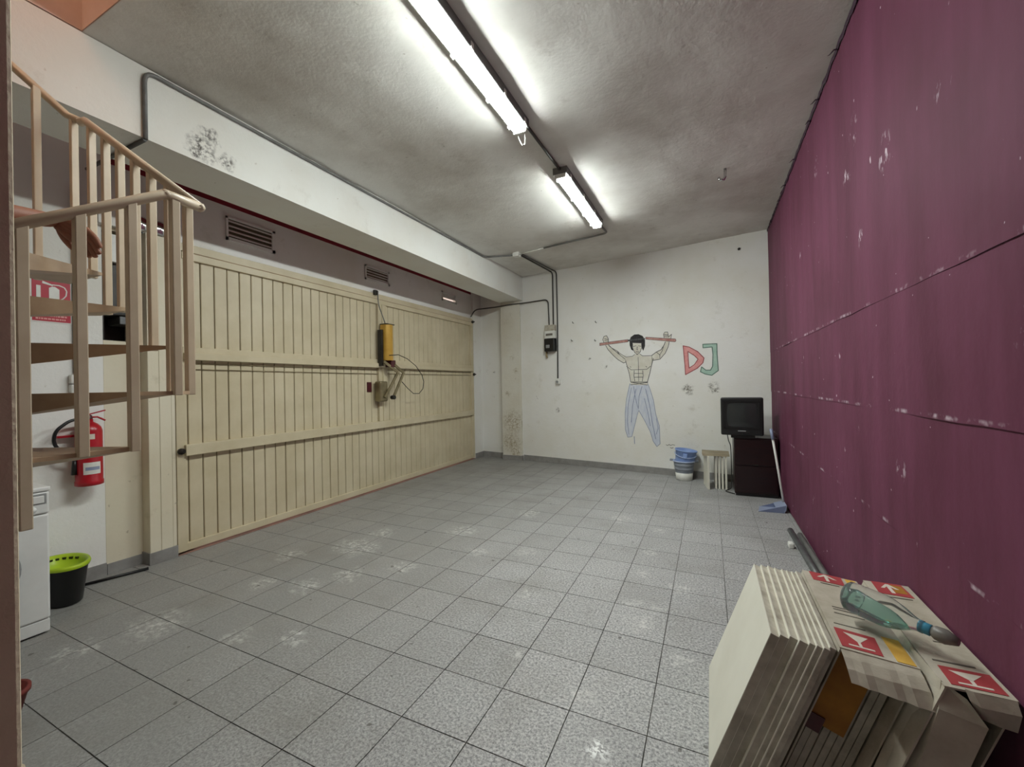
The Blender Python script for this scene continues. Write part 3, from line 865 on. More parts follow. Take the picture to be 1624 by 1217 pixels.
# ------------------------------------------------------------------ counterweight box beside the gate
cw = tag(empty('counterweight_box', (-4.5, 1.87, 0)), 'cream counterweight casing left of the gate with open dark upper niche', 'counterweight box')
cw_cover = wbuild(MB().cbox(-4.47, -4.432, 1.641, 1.90, 0.0, 1.90, .004), 'front_cover', 'cream_paint', cw)
wbuild(MB().cbox(-4.62, -4.315, 1.885, 1.965, 0.0, 2.83, .004), 'side_channel', 'cream_paint', cw)
wbuild(MB().cbox(-4.62, -4.318, 1.968, 2.055, 0.0, 2.83, .004), 'side_channel', 'cream_paint', cw)
wbuild(MB().cbox(-4.62, -4.322, 2.057, 2.086, 0.0, 2.83, .004), 'side_channel', 'cream_paint', cw)
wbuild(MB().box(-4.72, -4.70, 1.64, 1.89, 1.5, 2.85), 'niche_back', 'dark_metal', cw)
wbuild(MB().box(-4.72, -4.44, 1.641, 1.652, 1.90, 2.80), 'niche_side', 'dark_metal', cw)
wbuild(MB().box(-4.72, -4.45, 1.652, 1.885, 1.88, 1.90), 'niche_floor', 'cream_paint', cw)
wbuild(MB().box(-4.72, -4.43, 1.641, 1.885, 2.81, 2.835), 'top_plate', 'cream_paint', cw)
wbuild(MB().cbox(-4.66, -4.48, 1.67, 1.88, 2.12, 2.66, .01), 'weight', 'conduit_dark', cw)
wbuild(MB().cbox(-4.66, -4.455, 1.76, 1.884, 2.045, 2.11, .004), 'metal_bracket', 'galvanised', cw)
wbuild(MB().cbox(-4.47, -4.425, 1.645, 1.765, 2.55, 2.78, .005), 'white_switch_box', 'white_plastic', cw)
for y in (1.868, 2.0):
    wbuild(MB().lathe([(.0, -.04), (.05, -.036), (.068, -.02), (.068, .02), (.05, .036), (0, .04)], 18, (-4.36, y, 2.90), Matrix.Rotation(math.pi / 2, 4, 'Y'), cap0=False, cap1=False), 'pulley', 'chrome', cw)
    wbuild(MB().box(-4.40, -4.335, y - .012, y + .012, 2.83, 2.86), 'pulley_fork', 'dark_metal', cw)
wbuild(MB().box(XL - .02, -4.42, 1.645, 1.885, 0, .085).box(-4.5, -4.306, 1.876, 2.086, 0, .10), 'skirting', 'skirting', cw)
for k, (z, h) in enumerate(((1.78, .03), (1.70, .02), (1.63, .05), (1.56, .05), (1.49, .02), (1.30, .05), (1.24, .02))):
    MB().box(-4.4325, -4.4312, 1.80 + (k % 2) * .01, 1.835 + (k % 3) * .006, z, z + h).build('scuff_mark', 'print_grey', cw_cover)

# ------------------------------------------------------------------ fire extinguisher and sign
ex, ey = XL + .10, 1.512
fe = tag(empty('fire_extinguisher', (ex, ey, .77)), 'red fire extinguisher with black hose hung on the wall under the sign', 'fire extinguisher')
fe_cyl = wbuild(MB().lathe([(.07, .765), (.082, .77), (.082, .80), (.078, .806), (.078, 1.18), (.07, 1.21), (.05, 1.235), (.026, 1.25), (.026, 1.27)], 28, (ex, ey, 0)), 'cylinder', 'extinguisher_red', fe)
fe_valve = wbuild(MB().lathe([(.022, 1.262), (.024, 1.275), (.02, 1.30), (.012, 1.305)], 14, (ex, ey, 0)), 'valve', 'maroon_plastic', fe)
MB().obar((ex, ey - .01, 1.305), (ex + .01, ey + .095, 1.335), .022, .008).build('upper_lever', 'extinguisher_red', fe_valve)
MB().tube([(ex, ey - .01, 1.285), (ex + .005, ey + .05, 1.285), (ex + .01, ey + .095, 1.255)], .007, 6).build('lower_lever', 'extinguisher_red', fe_valve)
fe_hose = wbuild(MB().tube(rounded([(ex, ey - .01, 1.275), (ex + .01, ey - .10, 1.275), (ex + .02, ey - .19, 1.20), (ex + .02, ey - .20, 1.10), (ex + .015, ey - .13, 1.02), (ex + .01, ey - .085, .98)], .06, 6), .011, 8), 'hose', 'black_plastic', fe)
MB().tube([(ex + .01, ey - .085, .98), (ex + .005, ey - .085, .86)], [.012, .02], 8).build('nozzle', 'black_plastic', fe_hose)
def cyl_patch(mb, a0, a1, z0, z1, r):
    pts = []
    n_ = 10
    for z in (z0, z1):
        for i in range(n_ + 1):
            a = a0 + (a1 - a0) * i / n_
            pts.append((ex + r * math.cos(a), ey + r * math.sin(a), z))
    mb.add(pts, [(i, i + 1, n_ + 2 + i, n_ + 1 + i) for i in range(n_)], True)
    return mb
cyl_patch(MB(), -.75, .55, .855, .945, .0788).build('paper_label', 'white_plastic', fe_cyl)
cyl_patch(MB(), -.6, .45, .885, .91, .0792).build('label_print', 'crayon_line', fe_cyl)
cyl_patch(MB(), -.7, .1, 1.12, 1.16, .0788).build('small_label', 'label_white', fe_cyl)
wbuild(MB().box(XL, XL + .03, ey - .02, ey + .02, 1.10, 1.24).box(XL, XL + .06, ey - .16, ey - .05, 1.14, 1.155), 'wall_bracket', 'extinguisher_red', fe)

sg = tag(empty('fire_sign', (XL, 1.352, 2.01)), 'red fire extinguisher sign with white pictogram on the left wall', 'sign')
wbuild(MB().box(XL, XL + .004, 1.242, 1.462, 2.0, 2.335), 'white_board', 'white_plastic', sg)
sg_red = wbuild(MB().box(XL + .004, XL + .006, 1.25, 1.452, 2.01, 2.318), 'red_field', 'sign_red', sg)
def onsign(poly): return MB().prism(poly, .006, .008, lambda a, b, h: (XL + h, 1.242 + a, 2.0 + b))
onsign([(.03, .10), (.052, .10), (.052, .27), (.03, .27)]).build('flame_bar', 'white_plastic', sg_red)
onsign([(.095, .09), (.15, .09), (.15, .255), (.128, .272), (.112, .272), (.095, .26)]).build('extinguisher_mark', 'white_plastic', sg_red)
onsign([(.06, .288), (.115, .276), (.115, .286), (.062, .306)]).build('nozzle_mark', 'white_plastic', sg_red)
hm = MB(); cv = [(.112, .285), (.15, .287), (.178, .276), (.19, .25), (.186, .215), (.17, .19), (.15, .175)]
for i in range(len(cv) - 1):
    (a0, b0_), (a1, b1_) = cv[i], cv[i + 1]
    d = Vector((a1 - a0, b1_ - b0_)).normalized() * .0035
    hm.prism([(a0 - d.y, b0_ + d.x), (a0 + d.y, b0_ - d.x), (a1 + d.y, b1_ - d.x), (a1 - d.y, b1_ + d.x)], .006, .008, lambda a, b, h: (XL + h, 1.242 + a, 2.0 + b))
hm.build('hose_mark', 'white_plastic', sg_red)
for b in (.045, .022):
    tl = MB()
    x = .025
    while x < .18:
        wd = random.uniform(.006, .018)
        tl.prism([(x, b), (x + wd, b), (x + wd, b + .012), (x, b + .012)], .006, .0075, lambda a, bb, h: (XL + h, 1.242 + a, 2.0 + bb)); x += wd + .004
    tl.build('lettering', 'crayon_red', sg_red)
pipe('electrical_conduit', [(XL + .014, 1.475, 3.05), (XL + .014, 1.475, 1.60)], .014, 'conduit_dark', 'dark conduit down the left wall beside the red sign')
ss = tag(empty('wall_socket', (XL, 1.475, 1.48)), 'white wall socket above the fire extinguisher', 'socket')
wbuild(MB().cbox(XL, XL + .05, 1.435, 1.515, 1.545, 1.615, .008), 'upper_body', 'white_plastic', ss)
wbuild(MB().cbox(XL, XL + .05, 1.435, 1.515, 1.47, 1.54, .008), 'lower_body', 'white_plastic', ss)
wbuild(MB().lathe([(.02, 0), (.02, .006)], 12, (XL + .05, 1.475, 1.505), Matrix.Rotation(math.pi / 2, 4, 'Y')), 'outlet', 'panel_grey', ss)

# ------------------------------------------------------------------ washing machine
wx = -3.71
wm = tag(empty('washing_machine', (-4.0, .81, 0)), 'white front loading washing machine under the stairs', 'washing machine')
wbuild(MB().cbox(-4.29, wx, .51, 1.11, .09, .735, .012), 'body', 'appliance_white', wm)
wbuild(MB().cbox(-4.28, wx - .006, .512, 1.108, 0.01, .088, .006), 'kick_panel', 'appliance_white', wm)
wm_panel = wbuild(MB().cbox(-4.29, wx + .004, .51, 1.11, .738, .872, .01), 'control_panel', 'appliance_white', wm)
wbuild(MB().cbox(-4.30, wx + .008, .505, 1.115, .874, .902, .008), 'worktop', 'appliance_white', wm)
MB().box(wx + .004, wx + .007, .90, 1.095, .80, .862).build('display_panel', 'panel_grey', wm_panel)
MB().cbox(wx + .004, wx + .014, 1.035, 1.085, .805, .85, .005).build('button', 'appliance_white', wm_panel)
for y, z, r in ((1.032, .772, .02), (.72, .81, .03)):
    MB().lathe([(r, 0), (r * .9, .02), (.0, .021)], 18, (wx + .004, y, z), Matrix.Rotation(math.pi / 2, 4, 'Y'), cap1=False).build('knob', 'appliance_white', wm_panel)
wm_door = wbuild(MB().lathe([(.185, 0), (.18, .02), (.15, .03), (.14, .02)], 36, (wx, .805, .44), Matrix.Rotation(math.pi / 2, 4, 'Y')), 'door_ring', 'panel_grey', wm)
MB().lathe([(.14, .018), (.09, .035), (.0, .04)], 36, (wx, .805, .44), Matrix.Rotation(math.pi / 2, 4, 'Y'), cap1=False).build('door_glass', 'tv_screen', wm_door)
wbuild(MB().box(-4.25, wx - .03, .53, 1.09, 0, .012), 'foot', 'black_plastic', wm)

# ------------------------------------------------------------------ mop bucket
bx, by = -4.16, 1.305
bk = tag(empty('mop_bucket', (bx, by, 0)), 'black oval mop bucket with lime green wringer beside the washing machine', 'bucket')
AX = Matrix.Rotation(math.radians(0), 4, 'Z')
wbuild(MB().lathe([(.098, 0), (.108, .01), (.140, .25), (.148, .255), (.148, .27), (.136, .268), (.105, .02), (.0, .018)], 36, (bx, by, 0), sx=1.30, sy=.86, cap1=False), 'tub', 'black_plastic', bk)
bk_wr = wbuild(MB().lathe([(.152, .262), (.156, .275), (.150, .290), (.135, .286), (.125, .255), (.10, .20), (.0, .195)], 36, (bx, by, 0), sx=1.30, sy=.86, cap0=False, cap1=False), 'wringer', 'lime_plastic', bk)
for k in range(9):
    a = -1.4 + k * .34 + math.pi
    a = math.pi + (-1.2 + k * .3)
    c, s = math.cos(a), math.sin(a)
    MB().obar((bx + 1.30 * .1285 * c - .0 + .004 * s, by + .86 * .1285 * s, .262), (bx + 1.30 * .1285 * math.cos(a + .16), by + .86 * .1285 * math.sin(a + .16), .262), .008, .016).build('wringer_slot', 'black_plastic', bk_wr)
tag(MB().tube([(-4.225, 1.83, .012), (-4.29, 1.62, .012), (-4.36, 1.40, .012)], .011, 8).build('metal_rod', 'black_plastic'), 'thin black rod lying on the floor by the mop bucket', 'rod')
tag(MB().lathe([(.055, 0), (.085, .115), (.092, .115), (.092, .135), (.078, .135), (.06, .02), (0, .018)], 24, (-2.90, .705, 0), cap1=False).build('flower_pot', 'terracotta'), 'dark red clay pot on the floor at the left edge of the view', 'pot')


# ------------------------------------------------------------------ television on its cabinet
cb = tag(empty('tv_cabinet', (.51, 6.27, 0)), 'dark brown wooden cabinet under the television in the far right corner', 'cabinet')
wbuild(MB().cbox(.268, .752, 6.075, 6.50, .03, .745, .006), 'carcass', 'dark_wood', cb)
cab_door = wbuild(MB().cbox(.285, .735, 6.06, 6.076, .40, .725, .004), 'door', 'dark_wood', cb)
wbuild(MB().cbox(.285, .735, 6.06, 6.076, .05, .385, .004), 'drawer', 'dark_wood', cb)
wbuild(MB().box(.28, .74, 6.09, 6.49, 0, .03), 'plinth', 'black_plastic', cb)
MB().cbox(.48, .54, 6.046, 6.062, .40, .415, .003).build('handle', 'dark_metal', cab_door)
tv = tag(empty('television', (.39, 6.2, .745)), 'old black cathode ray television standing on the dark cabinet', 'television')
tv.rotation_euler = (0, 0, math.radians(-2))
def tvb(mb, name, mat): return mb.build(name, mat, tv)
tvb(MB().cbox(-.262, .215, -.19, -.06, .035, .515, .018), 'front_bezel', 'tv_case')
rear = [(-.25, -.06, .045), (.205, -.06, .045), (.185, .22, .06), (-.22, .22, .06), (-.25, -.06, .505), (.205, -.06, .505), (.185, .22, .46), (-.22, .22, .46)]
tvb(MB().hexa(rear), 'rear_shell', 'tv_case')
scr = MB(); n_ = 10
for j in range(n_ + 1):
    for i in range(n_ + 1):
        u_, v_ = i / n_ * 2 - 1, j / n_ * 2 - 1
        scr.v.append((-.0235 + u_ * .19, -.186 - .018 * (1 - u_ * u_) * (1 - v_ * v_) ** .5 if abs(v_) < 1 else -.186, .295 + v_ * .165))
for j in range(n_):
    for i in range(n_):
        a = j * (n_ + 1) + i
        scr.face((a, a + 1, a + n_ + 2, a + n_ + 1), True)
tvb(scr, 'screen', 'tv_screen')
fr = MB(); fr.box(-.23, .183, -.196, -.185, .455, .472); fr.box(-.23, .183, -.196, -.185, .118, .133); fr.box(-.23, -.212, -.196, -.185, .118, .472); fr.box(.165, .183, -.196, -.185, .118, .472)
tvb(fr, 'screen_surround', 'black_plastic')
tvb(MB().cbox(-.07, .02, -.194, -.188, .085, .098, .002), 'maker_plate', 'panel_grey')
tvb(MB().cbox(-.09, .06, -.195, -.188, .05, .075, .002), 'control_flap', 'black_plastic')
tvb(MB().box(-.15, .12, -.16, .15, 0, .037), 'foot', 'black_plastic')
pipe('power_cord', [(.20, 6.47, .80), (.22, 6.46, .65), (.242, 6.42, .60), (.246, 6.36, .45), (.246, 6.37, .2), (.240, 6.33, .02), (.15, 6.24, .008), (.268, 6.12, .008)], .006, 'black_cable', 'thin black cord hanging behind the television to the floor', 'cord', bend=.08)

# ------------------------------------------------------------------ buckets
gx, gy = -.372, 6.80
g = tag(empty('grey_bucket', (gx, gy, 0)), 'grey ribbed bucket with white base standing at the far wall', 'bucket', 'nested buckets at the far wall')
MB().lathe([(.105, 0), (.115, .005), (.125, .115), (.12, .115), (.10, .01), (0, .01)], 32, cap1=False).build('white_base', 'white_plastic', g)
MB().lathe([(.125, .112), (.129, .12), (.131, .16), (.136, .163), (.136, .17), (.134, .175), (.139, .215), (.144, .218), (.144, .226), (.142, .23), (.148, .27), (.138, .27), (.12, .113)], 32, cap0=False, cap1=False).build('ribbed_body', 'bucket_grey', g)
MB().lathe([(.148, .268), (.160, .272), (.162, .285), (.158, .292), (.146, .29), (.138, .27)], 32, cap0=False, cap1=False).build('rim', 'pale_blue_plastic', g)
for s in (-1, 1):
    MB().cbox(s * .175 - .024, s * .175 + .024, -.025, .025, .272, .302, .006).build('handle_lug', 'bucket_grey', g)
b2 = tag(empty('blue_bucket', (gx + .004, gy, .20)), 'light blue bucket nested tilted inside the grey bucket', 'bucket', 'nested buckets at the far wall')
b2.rotation_euler = (0, math.radians(7), 0)
MB().lathe([(.10, -.02), (.118, .0), (.137, .10), (.145, .225), (.152, .228), (.16, .24), (.158, .252), (.15, .25), (.134, .10), (.11, .01), (0, .01)], 32, cap1=False).build('shell', 'blue_plastic', b2)
MB().tube([(.155 * math.cos(a), .155 * math.sin(a) - .004, .195 - .045 * math.sin(-a)) for a in [math.pi + math.pi * i / 14 for i in range(15)]], .006, 6).build('bail_handle', 'pale_blue_plastic', b2)
MB().cbox(-.03, .03, -.162, -.14, .14, .21, .006).build('spout_panel', 'blue_plastic', b2)

# ------------------------------------------------------------------ cream slabs beside the cabinet
slab_me = MB().cbox(0, .024, 0, .33, 0, .45, .002).mesh('tile_slab', 'cream_tile_face')
def slab_obj(x, y, rz, lab, tilt=0.0):
    o = bpy.data.objects.new('tile_slab', slab_me); COL.objects.link(o)
    o.location = (x, y, 0.0); o.rotation_euler = (0, tilt, rz)
    return tag(o, lab, 'tile', 'slabs stood beside the dark cabinet')
slab_obj(-.045, 6.27, math.radians(10), 'cream slab standing angled open at the left of the slab bundle')
slab_obj(.045, 6.36, math.radians(2), 'first upright cream slab right of the angled one in the bundle')
slab_obj(.085, 6.35, math.radians(1), 'second upright cream slab in the bundle by the grey bucket')
slab_obj(.125, 6.35, math.radians(0), 'third upright cream slab in the bundle by the grey bucket')
slab_obj(.168, 6.34, math.radians(-1), 'last upright cream slab of the bundle, next to the dark cabinet')
ct = MB(); ct.hexa([(-.105, 6.30, .452), (.225, 6.33, .452), (.225, 6.68, .452), (-.12, 6.66, .452), (-.115, 6.33, .482), (.225, 6.36, .475), (.225, 6.68, .475), (-.12, 6.66, .482)])
tag(ct.build('cardboard_lid', 'lid_board'), 'tan cardboard lid lying on top of the upright cream slabs', 'cardboard')

# ------------------------------------------------------------------ long handled dustpan
dp = tag(empty('dustpan', (.64, 5.55, 0)), 'blue long handled dustpan leaning by the purple wall', 'dustpan')
wbuild(MB().hexa([(.47, 5.42, .0), (.72, 5.44, .0), (.72, 5.66, .0), (.50, 5.64, .0), (.47, 5.42, .004), (.72, 5.44, .004), (.72, 5.66, .004), (.50, 5.64, .004)]), 'pan_floor', 'dustpan_pale', dp)
for y0_, x0_ in ((5.42, .47), (5.64, .50)):
    wbuild(MB().prism([(x0_, 0.0), (.715, 0.0), (.738, .03), (.742, .085), (.70, .072), (x0_ + .09, .03)], y0_, y0_ + .006, lambda a, b, h: (a, h + (a - .47) * .08, b)), 'pan_side', 'dustpan_blue', dp)
wbuild(MB().hexa([(.715, 5.44, .0), (.722, 5.44, .0), (.722, 5.665, .0), (.715, 5.665, .0), (.738, 5.44, .085), (.745, 5.44, .085), (.745, 5.665, .085), (.738, 5.665, .085)]), 'pan_back', 'dustpan_pale', dp)
wbuild(MB().hexa([(.64, 5.438, .052), (.742, 5.445, .083), (.742, 5.665, .083), (.64, 5.655, .052), (.64, 5.438, .057), (.742, 5.445, .088), (.742, 5.665, .088), (.64, 5.655, .057)]), 'pan_hood', 'dustpan_pale', dp)
wbuild(MB().tube([(.735, 5.60, .08), (.695, 5.66, .45), (.645, 5.72, .86)], .013, 8), 'handle', 'white_plastic', dp)
wbuild(MB().tube([(.655, 5.70, .78), (.640, 5.725, .90)], .017, 8), 'grip', 'dustpan_pale', dp)

# ------------------------------------------------------------------ metal tubes along the purple wall
tag(MB().tube([(.675, 4.76, .028), (.70, 3.3, .028)], .026, 12).build('metal_tube', 'galvanised'), 'grey metal tube on the floor by the purple wall, nearer the room', 'tube', 'tubes by the purple wall')
tag(MB().tube([(.735, 4.66, .028), (.748, 3.2, .028)], .022, 12).build('metal_tube', 'conduit_grey'), 'grey metal tube on the floor lying tight against the purple wall', 'tube', 'tubes by the purple wall')
tag(MB().cbox(.60, .64, 4.32, 4.40, 0, .045, .01).build('plaster_chunk', 'white_plastic'), 'small white lump on the floor beside the grey tubes', 'debris')

# ------------------------------------------------------------------ leaning stack of 60 cm slabs
LEAN = math.atan2(.212, .568)
sn, cs = math.sin(LEAN), math.cos(LEAN)
def lean_pt(x0, u, t, y):
    """x0 foot on the floor, u along the slab upward, t across its thickness to the right"""
    return (x0 + u * sn + t * cs, y, u * cs - t * sn)
def lean_box(mb, x0, t0, t1, u0, u1, y0, y1):
    q = []
    for u_ in (u0, u1):
        for y, t in ((y0, t0), (y0, t1), (y1, t1), (y1, t0)):
            q.append(lean_pt(x0, u_, t, y))
    mb.hexa(q)
    return mb
tags = ['front cream slab of the leaning stack, its white face towards the room', 'second slab of the leaning stack', 'third slab of the leaning stack', 'fourth slab of the leaning stack', 'fifth slab of the leaning stack',
        'sixth slab of the leaning stack', 'seventh slab of the leaning stack', 'last slab of the leaning stack, against the first carton']
for k in range(8):
    foot = -.029 + [0, .030, .059, .086, .114, .133, .152, .171][k]
    dy = [0, .003, .006, -.008, -.012, -.02, -.025, -.012][k]
    e = empty('leaning_slab', (foot, 2.06, 0))
    tag(e, tags[k], 'tile', 'slabs leaning at the purple wall')
    up = .004
    th = [.0265, .0255, .0235, .0245, .0165, .0165, .0165, .017][k]
    wbuild(lean_box(MB(), foot, 0.0008, th, up, .606, 1.744 + dy, 2.37 + dy), 'biscuit', 'tile_edge', e)
    wbuild(lean_box(MB(), foot, -.002, 0.0008, up, .607, 1.7435 + dy, 2.3705 + dy), 'glazed_face', 'cream_tile_face', e)

def carton(name, foot, t1, u1, y0, y1, label, flap):
    """cardboard sleeve leaning like the slabs, open towards the camera"""
    e = tag(empty(name, (foot, (y0 + y1) / 2, 0)), label, 'box', 'cartons leaning at the purple wall')
    w_ = .005
    W = lambda a, b, h: None
    sl = MB()
    lean_box(sl, foot, 0, w_, .003, u1, y0, y1); lean_box(sl, foot, t1 - w_, t1, .003 + t1 * sn / cs, u1 + .055, y0, y1)
    wbuild(sl, 'side_wall', 'cardboard_pale', e)
    # top panel rises a little towards the wall
    q = [lean_pt(foot, u1, 0, y0), lean_pt(foot, u1 + .055, t1, y0), lean_pt(foot, u1 + .055, t1, y1), lean_pt(foot, u1, 0, y1)]
    q2 = [(p[0] - .001, p[1], p[2] + .006) for p in q]
    tp_ = wbuild(MB().hexa([*q, *q2]), 'top_panel', 'cardboard_pale', e)
    A, B, D_ = Vector(q2[0]), Vector(q2[1]), Vector(q2[3])
    ex_, ey_ = B - A, D_ - A
    nn = ex_.cross(ey_).normalized()
    def topmap(a, b, h): return tuple(A + ex_ * a + ey_ * b + nn * h)
    return e, topmap, tp_
def prints(e, tm, items):
    for nm, mat, poly, h in items:
        MB().prism(poly, h, h + .0012, tm).build(nm, mat, e)
def rect(a0, b0, a1, b1): return [(a0, b0), (a1, b0), (a1, b1), (a0, b1)]
# first carton
F1 = .172
e1, tm1, tp1 = carton('tile_carton', F1, .2, .600, 1.745, 2.385, 'open carton with red arrow labels and yellow stripe, beside the leaning slabs', True)
prints(tp1, tm1, [
    ('red_label', 'label_red', [(.14, .86), (.70, .86), (.72, 1.0), (.13, 1.0)], .0005), ('red_label', 'label_red', [(.05, .02), (.58, .02), (.62, .20), (.06, .21)], .0005),
    ('arrow_head', 'label_white', [(.24, .925), (.30, .925), (.415, .965), (.53, .925), (.60, .925), (.43, .985), (.40, .985)], .0012), ('arrow_shaft', 'label_white', rect(.385, .875, .445, .965), .0012),
    ('glass_bowl', 'label_white', [(.17, .175), (.50, .165), (.35, .10), (.31, .10)], .0012), ('glass_stem', 'label_white', rect(.31, .055, .35, .105), .0012), ('glass_foot', 'label_white', rect(.16, .045, .50, .058), .0012),
    ('yellow_stripe', 'label_yellow', [(.78, .64), (.95, .64), (.96, .99), (.78, .99)], .0005), ('yellow_stripe', 'label_yellow', [(.74, .01), (.97, .01), (.97, .24), (.74, .24)], .0005),
    ('print_line', 'print_grey', rect(.25, .825, .58, .835), .0005), ('print_line', 'print_grey', rect(.22, .48, .62, .488), .0005), ('print_line', 'print_grey', rect(.22, .45, .60, .458), .0005), ('print_line', 'print_grey', rect(.20, .40, .66, .408), .0005), ('print_line', 'print_grey', rect(.10, .26, .55, .268), .0005)])
# slabs inside the first carton
for k in range(8):
    t0 = .010 + k * .0225
    wbuild(lean_box(MB(), F1, t0, t0 + .0195, .004 + t0 * sn / cs, .585, 1.80 + random.uniform(0, .01), 2.37), 'packed_slab', 'tile_edge', e1)
wbuild(lean_box(MB(), F1, .010, .125, .30, .585, 1.782, 1.786), 'amber_label', 'label_amber', e1)
wbuild(lean_box(MB(), F1, .012, .06, .27, .33, 1.776, 1.780), 'red_print', 'maroon_plastic', e1)
# hanging front flap of the first carton, creased
fl = MB()
cols = 9
for i in range(cols + 1):
    a = i / cols
    top_ = Vector(tm1(a * .985 + .01, 0.0, -.003))
    for j, (dy, dz) in enumerate(((0, 0), (-.03, -.010), (-.062, -.030), (-.088, -.058 - .015 * a))):
        fl.v.append((top_.x + .012 * dz / -.09, top_.y + dy + .003 * math.sin(i * 2.4), top_.z + dz))
for i in range(cols):
    for j in range(3):
        a = i * 4 + j
        fl.face((a, a + 4, a + 5, a + 1))
wbuild(fl, 'hanging_flap', 'cardboard_pale', e1)
# second carton against the wall
F2 = .405
e2, tm2, tp2 = carton('tile_carton', F2, .146, .592, 1.66, 2.385, 'crumpled carton with red labels squeezed against the purple wall', True)
prints(tp2, tm2, [
    ('red_label', 'label_red', [(.16, .84), (.88, .83), (.84, 1.0), (.18, 1.0)], .0005), ('red_label', 'label_red', [(.14, .02), (.92, .02), (.92, .15), (.16, .15)], .0005),
    ('arrow_head', 'label_white', [(.30, .92), (.38, .92), (.50, .96), (.62, .92), (.70, .92), (.53, .98), (.47, .98)], .0012), ('arrow_shaft', 'label_white', rect(.46, .86, .54, .96), .0012),
    ('glass_bowl', 'label_white', [(.28, .125), (.76, .125), (.55, .075), (.49, .075)], .0012), ('glass_stem', 'label_white', rect(.49, .045, .55, .08), .0012), ('glass_foot', 'label_white', rect(.28, .035, .76, .046), .0012),
    ('print_line', 'print_grey', rect(.30, .80, .8, .808), .0005), ('print_line', 'print_grey', rect(.45, .36, .85, .367), .0005), ('print_line', 'print_grey', rect(.15, .185, .80, .195), .0005), ('faded_patch', 'label_amber', [(.55, .87), (.82, .87), (.8, .97), (.58, .98)], .0009)])
wbuild(lean_box(MB(), F2, .012, .135, .06, .555, 1.74, 2.37), 'packed_slabs', 'conduit_dark', e2)
def cloth(rows):
    mb = MB(); n1 = len(rows[0])
    for r in rows: mb.v += [tuple(p) for p in r]
    for i in range(len(rows) - 1):
        for j in range(n1 - 1):
            a = i * n1 + j
            mb.face((a, a + 1, a + n1 + 1, a + n1))
    return mb
c0 = Vector(tm2(.0, .0, 0)); c1 = Vector(tm2(.98, .0, 0))
wbuild(cloth([[c0 + Vector((.045, 0, .004)), c0.lerp(c1, .4) + Vector((0, -.005, .002)), c0.lerp(c1, .7) + Vector((0, -.004, .0)), c1],
              [c0 + Vector((.05, -.012, -.02)), c0.lerp(c1, .4) + Vector((.01, -.02, -.03)), c0.lerp(c1, .7) + Vector((.01, -.02, -.03)), c1 + Vector((0, -.02, -.03))],
              [c0 + Vector((.075, .03, -.05)), c0.lerp(c1, .4) + Vector((.02, .01, -.08)), c0.lerp(c1, .7) + Vector((.01, .0, -.085)), c1 + Vector((0, -.0, -.09))]]), 'folded_flap', 'cardboard_pale', e2)
wbuild(cloth([[c0 + Vector((-.01, .25, .0)), c0 + Vector((0, .02, .003)), c0 + Vector((.045, -.01, -.02))],
              [c0 + Vector((-.055, .16, -.05)), c0 + Vector((-.015, -.005, -.07)), c0 + Vector((.085, -.02, -.085))],
              [c0 + Vector((-.085, .10, -.20)), c0 + Vector((-.05, .0, -.22)), c0 + Vector((.045, -.01, -.23))],
              [c0 + Vector((-.16, .08, -.40)), c0 + Vector((-.12, .0, -.42)), c0 + Vector((-.03, .0, -.43))]]), 'torn_side_flap', 'cardboard_pale', e2)

# ------------------------------------------------------------------ plastic bottle lying across the cartons
bp0, bp1 = Vector((.455, 1.98, .652)), Vector((.642, 1.83, .640))
axis = (bp1 - bp0).normalized()
bq = axis.to_track_quat('Z', 'Y').to_matrix().to_4x4()
LB = (bp1 - bp0).length
bt = tag(empty('plastic_bottle', bp0), 'clear plastic bottle of teal liquid lying on the cartons', 'bottle')
pf = [(.004, .006), (.030, 0), (.038, .012), (.039, .05), (.0375, .054), (.039, .058), (.039, .13), (.037, .15), (.028, .19), (.018, .22), (.0145, .235), (.0145, .25)]
sc_ = LB / .268
pf = [(r * 1.40, z * sc_) for r, z in pf]
MB().lathe(pf, 32, axis=bq).build('shell', 'clear_plastic', bt)
cz = .25 * sc_
MB().lathe([(.017, cz - .012), (.0185, cz - .01), (.0185, cz + .018), (.015, cz + .02)], 20, axis=bq).build('cap', 'bottle_cap_blue', bt)
MB().lathe([(.015, cz + .02), (.022, cz + .03), (.024, cz + .055), (.012, cz + .085)], 18, axis=bq).build('spout', 'spout_grey', bt)
# liquid: lower part of the body, cut flat
lq = bmesh.new()
tmp = MB().lathe([(max(r - .0025, .001), z) for r, z in pf[1:10]], 28, axis=bq)
me = tmp.mesh('tmp', 'teal_liquid'); lq.from_mesh(me)
geom = lq.verts[:] + lq.edges[:] + lq.faces[:]
r_ = bmesh.ops.bisect_plane(lq, geom=geom, plane_co=(0, 0, .0), plane_no=(0.12, -.15, 1), clear_outer=True)
ed = [g_ for g_ in r_['geom_cut'] if isinstance(g_, bmesh.types.BMEdge)]
bmesh.ops.contextual_create(lq, geom=ed)
mb = MB(); mb.addbm(lq, False); mb.build('liquid', 'teal_liquid', bt)

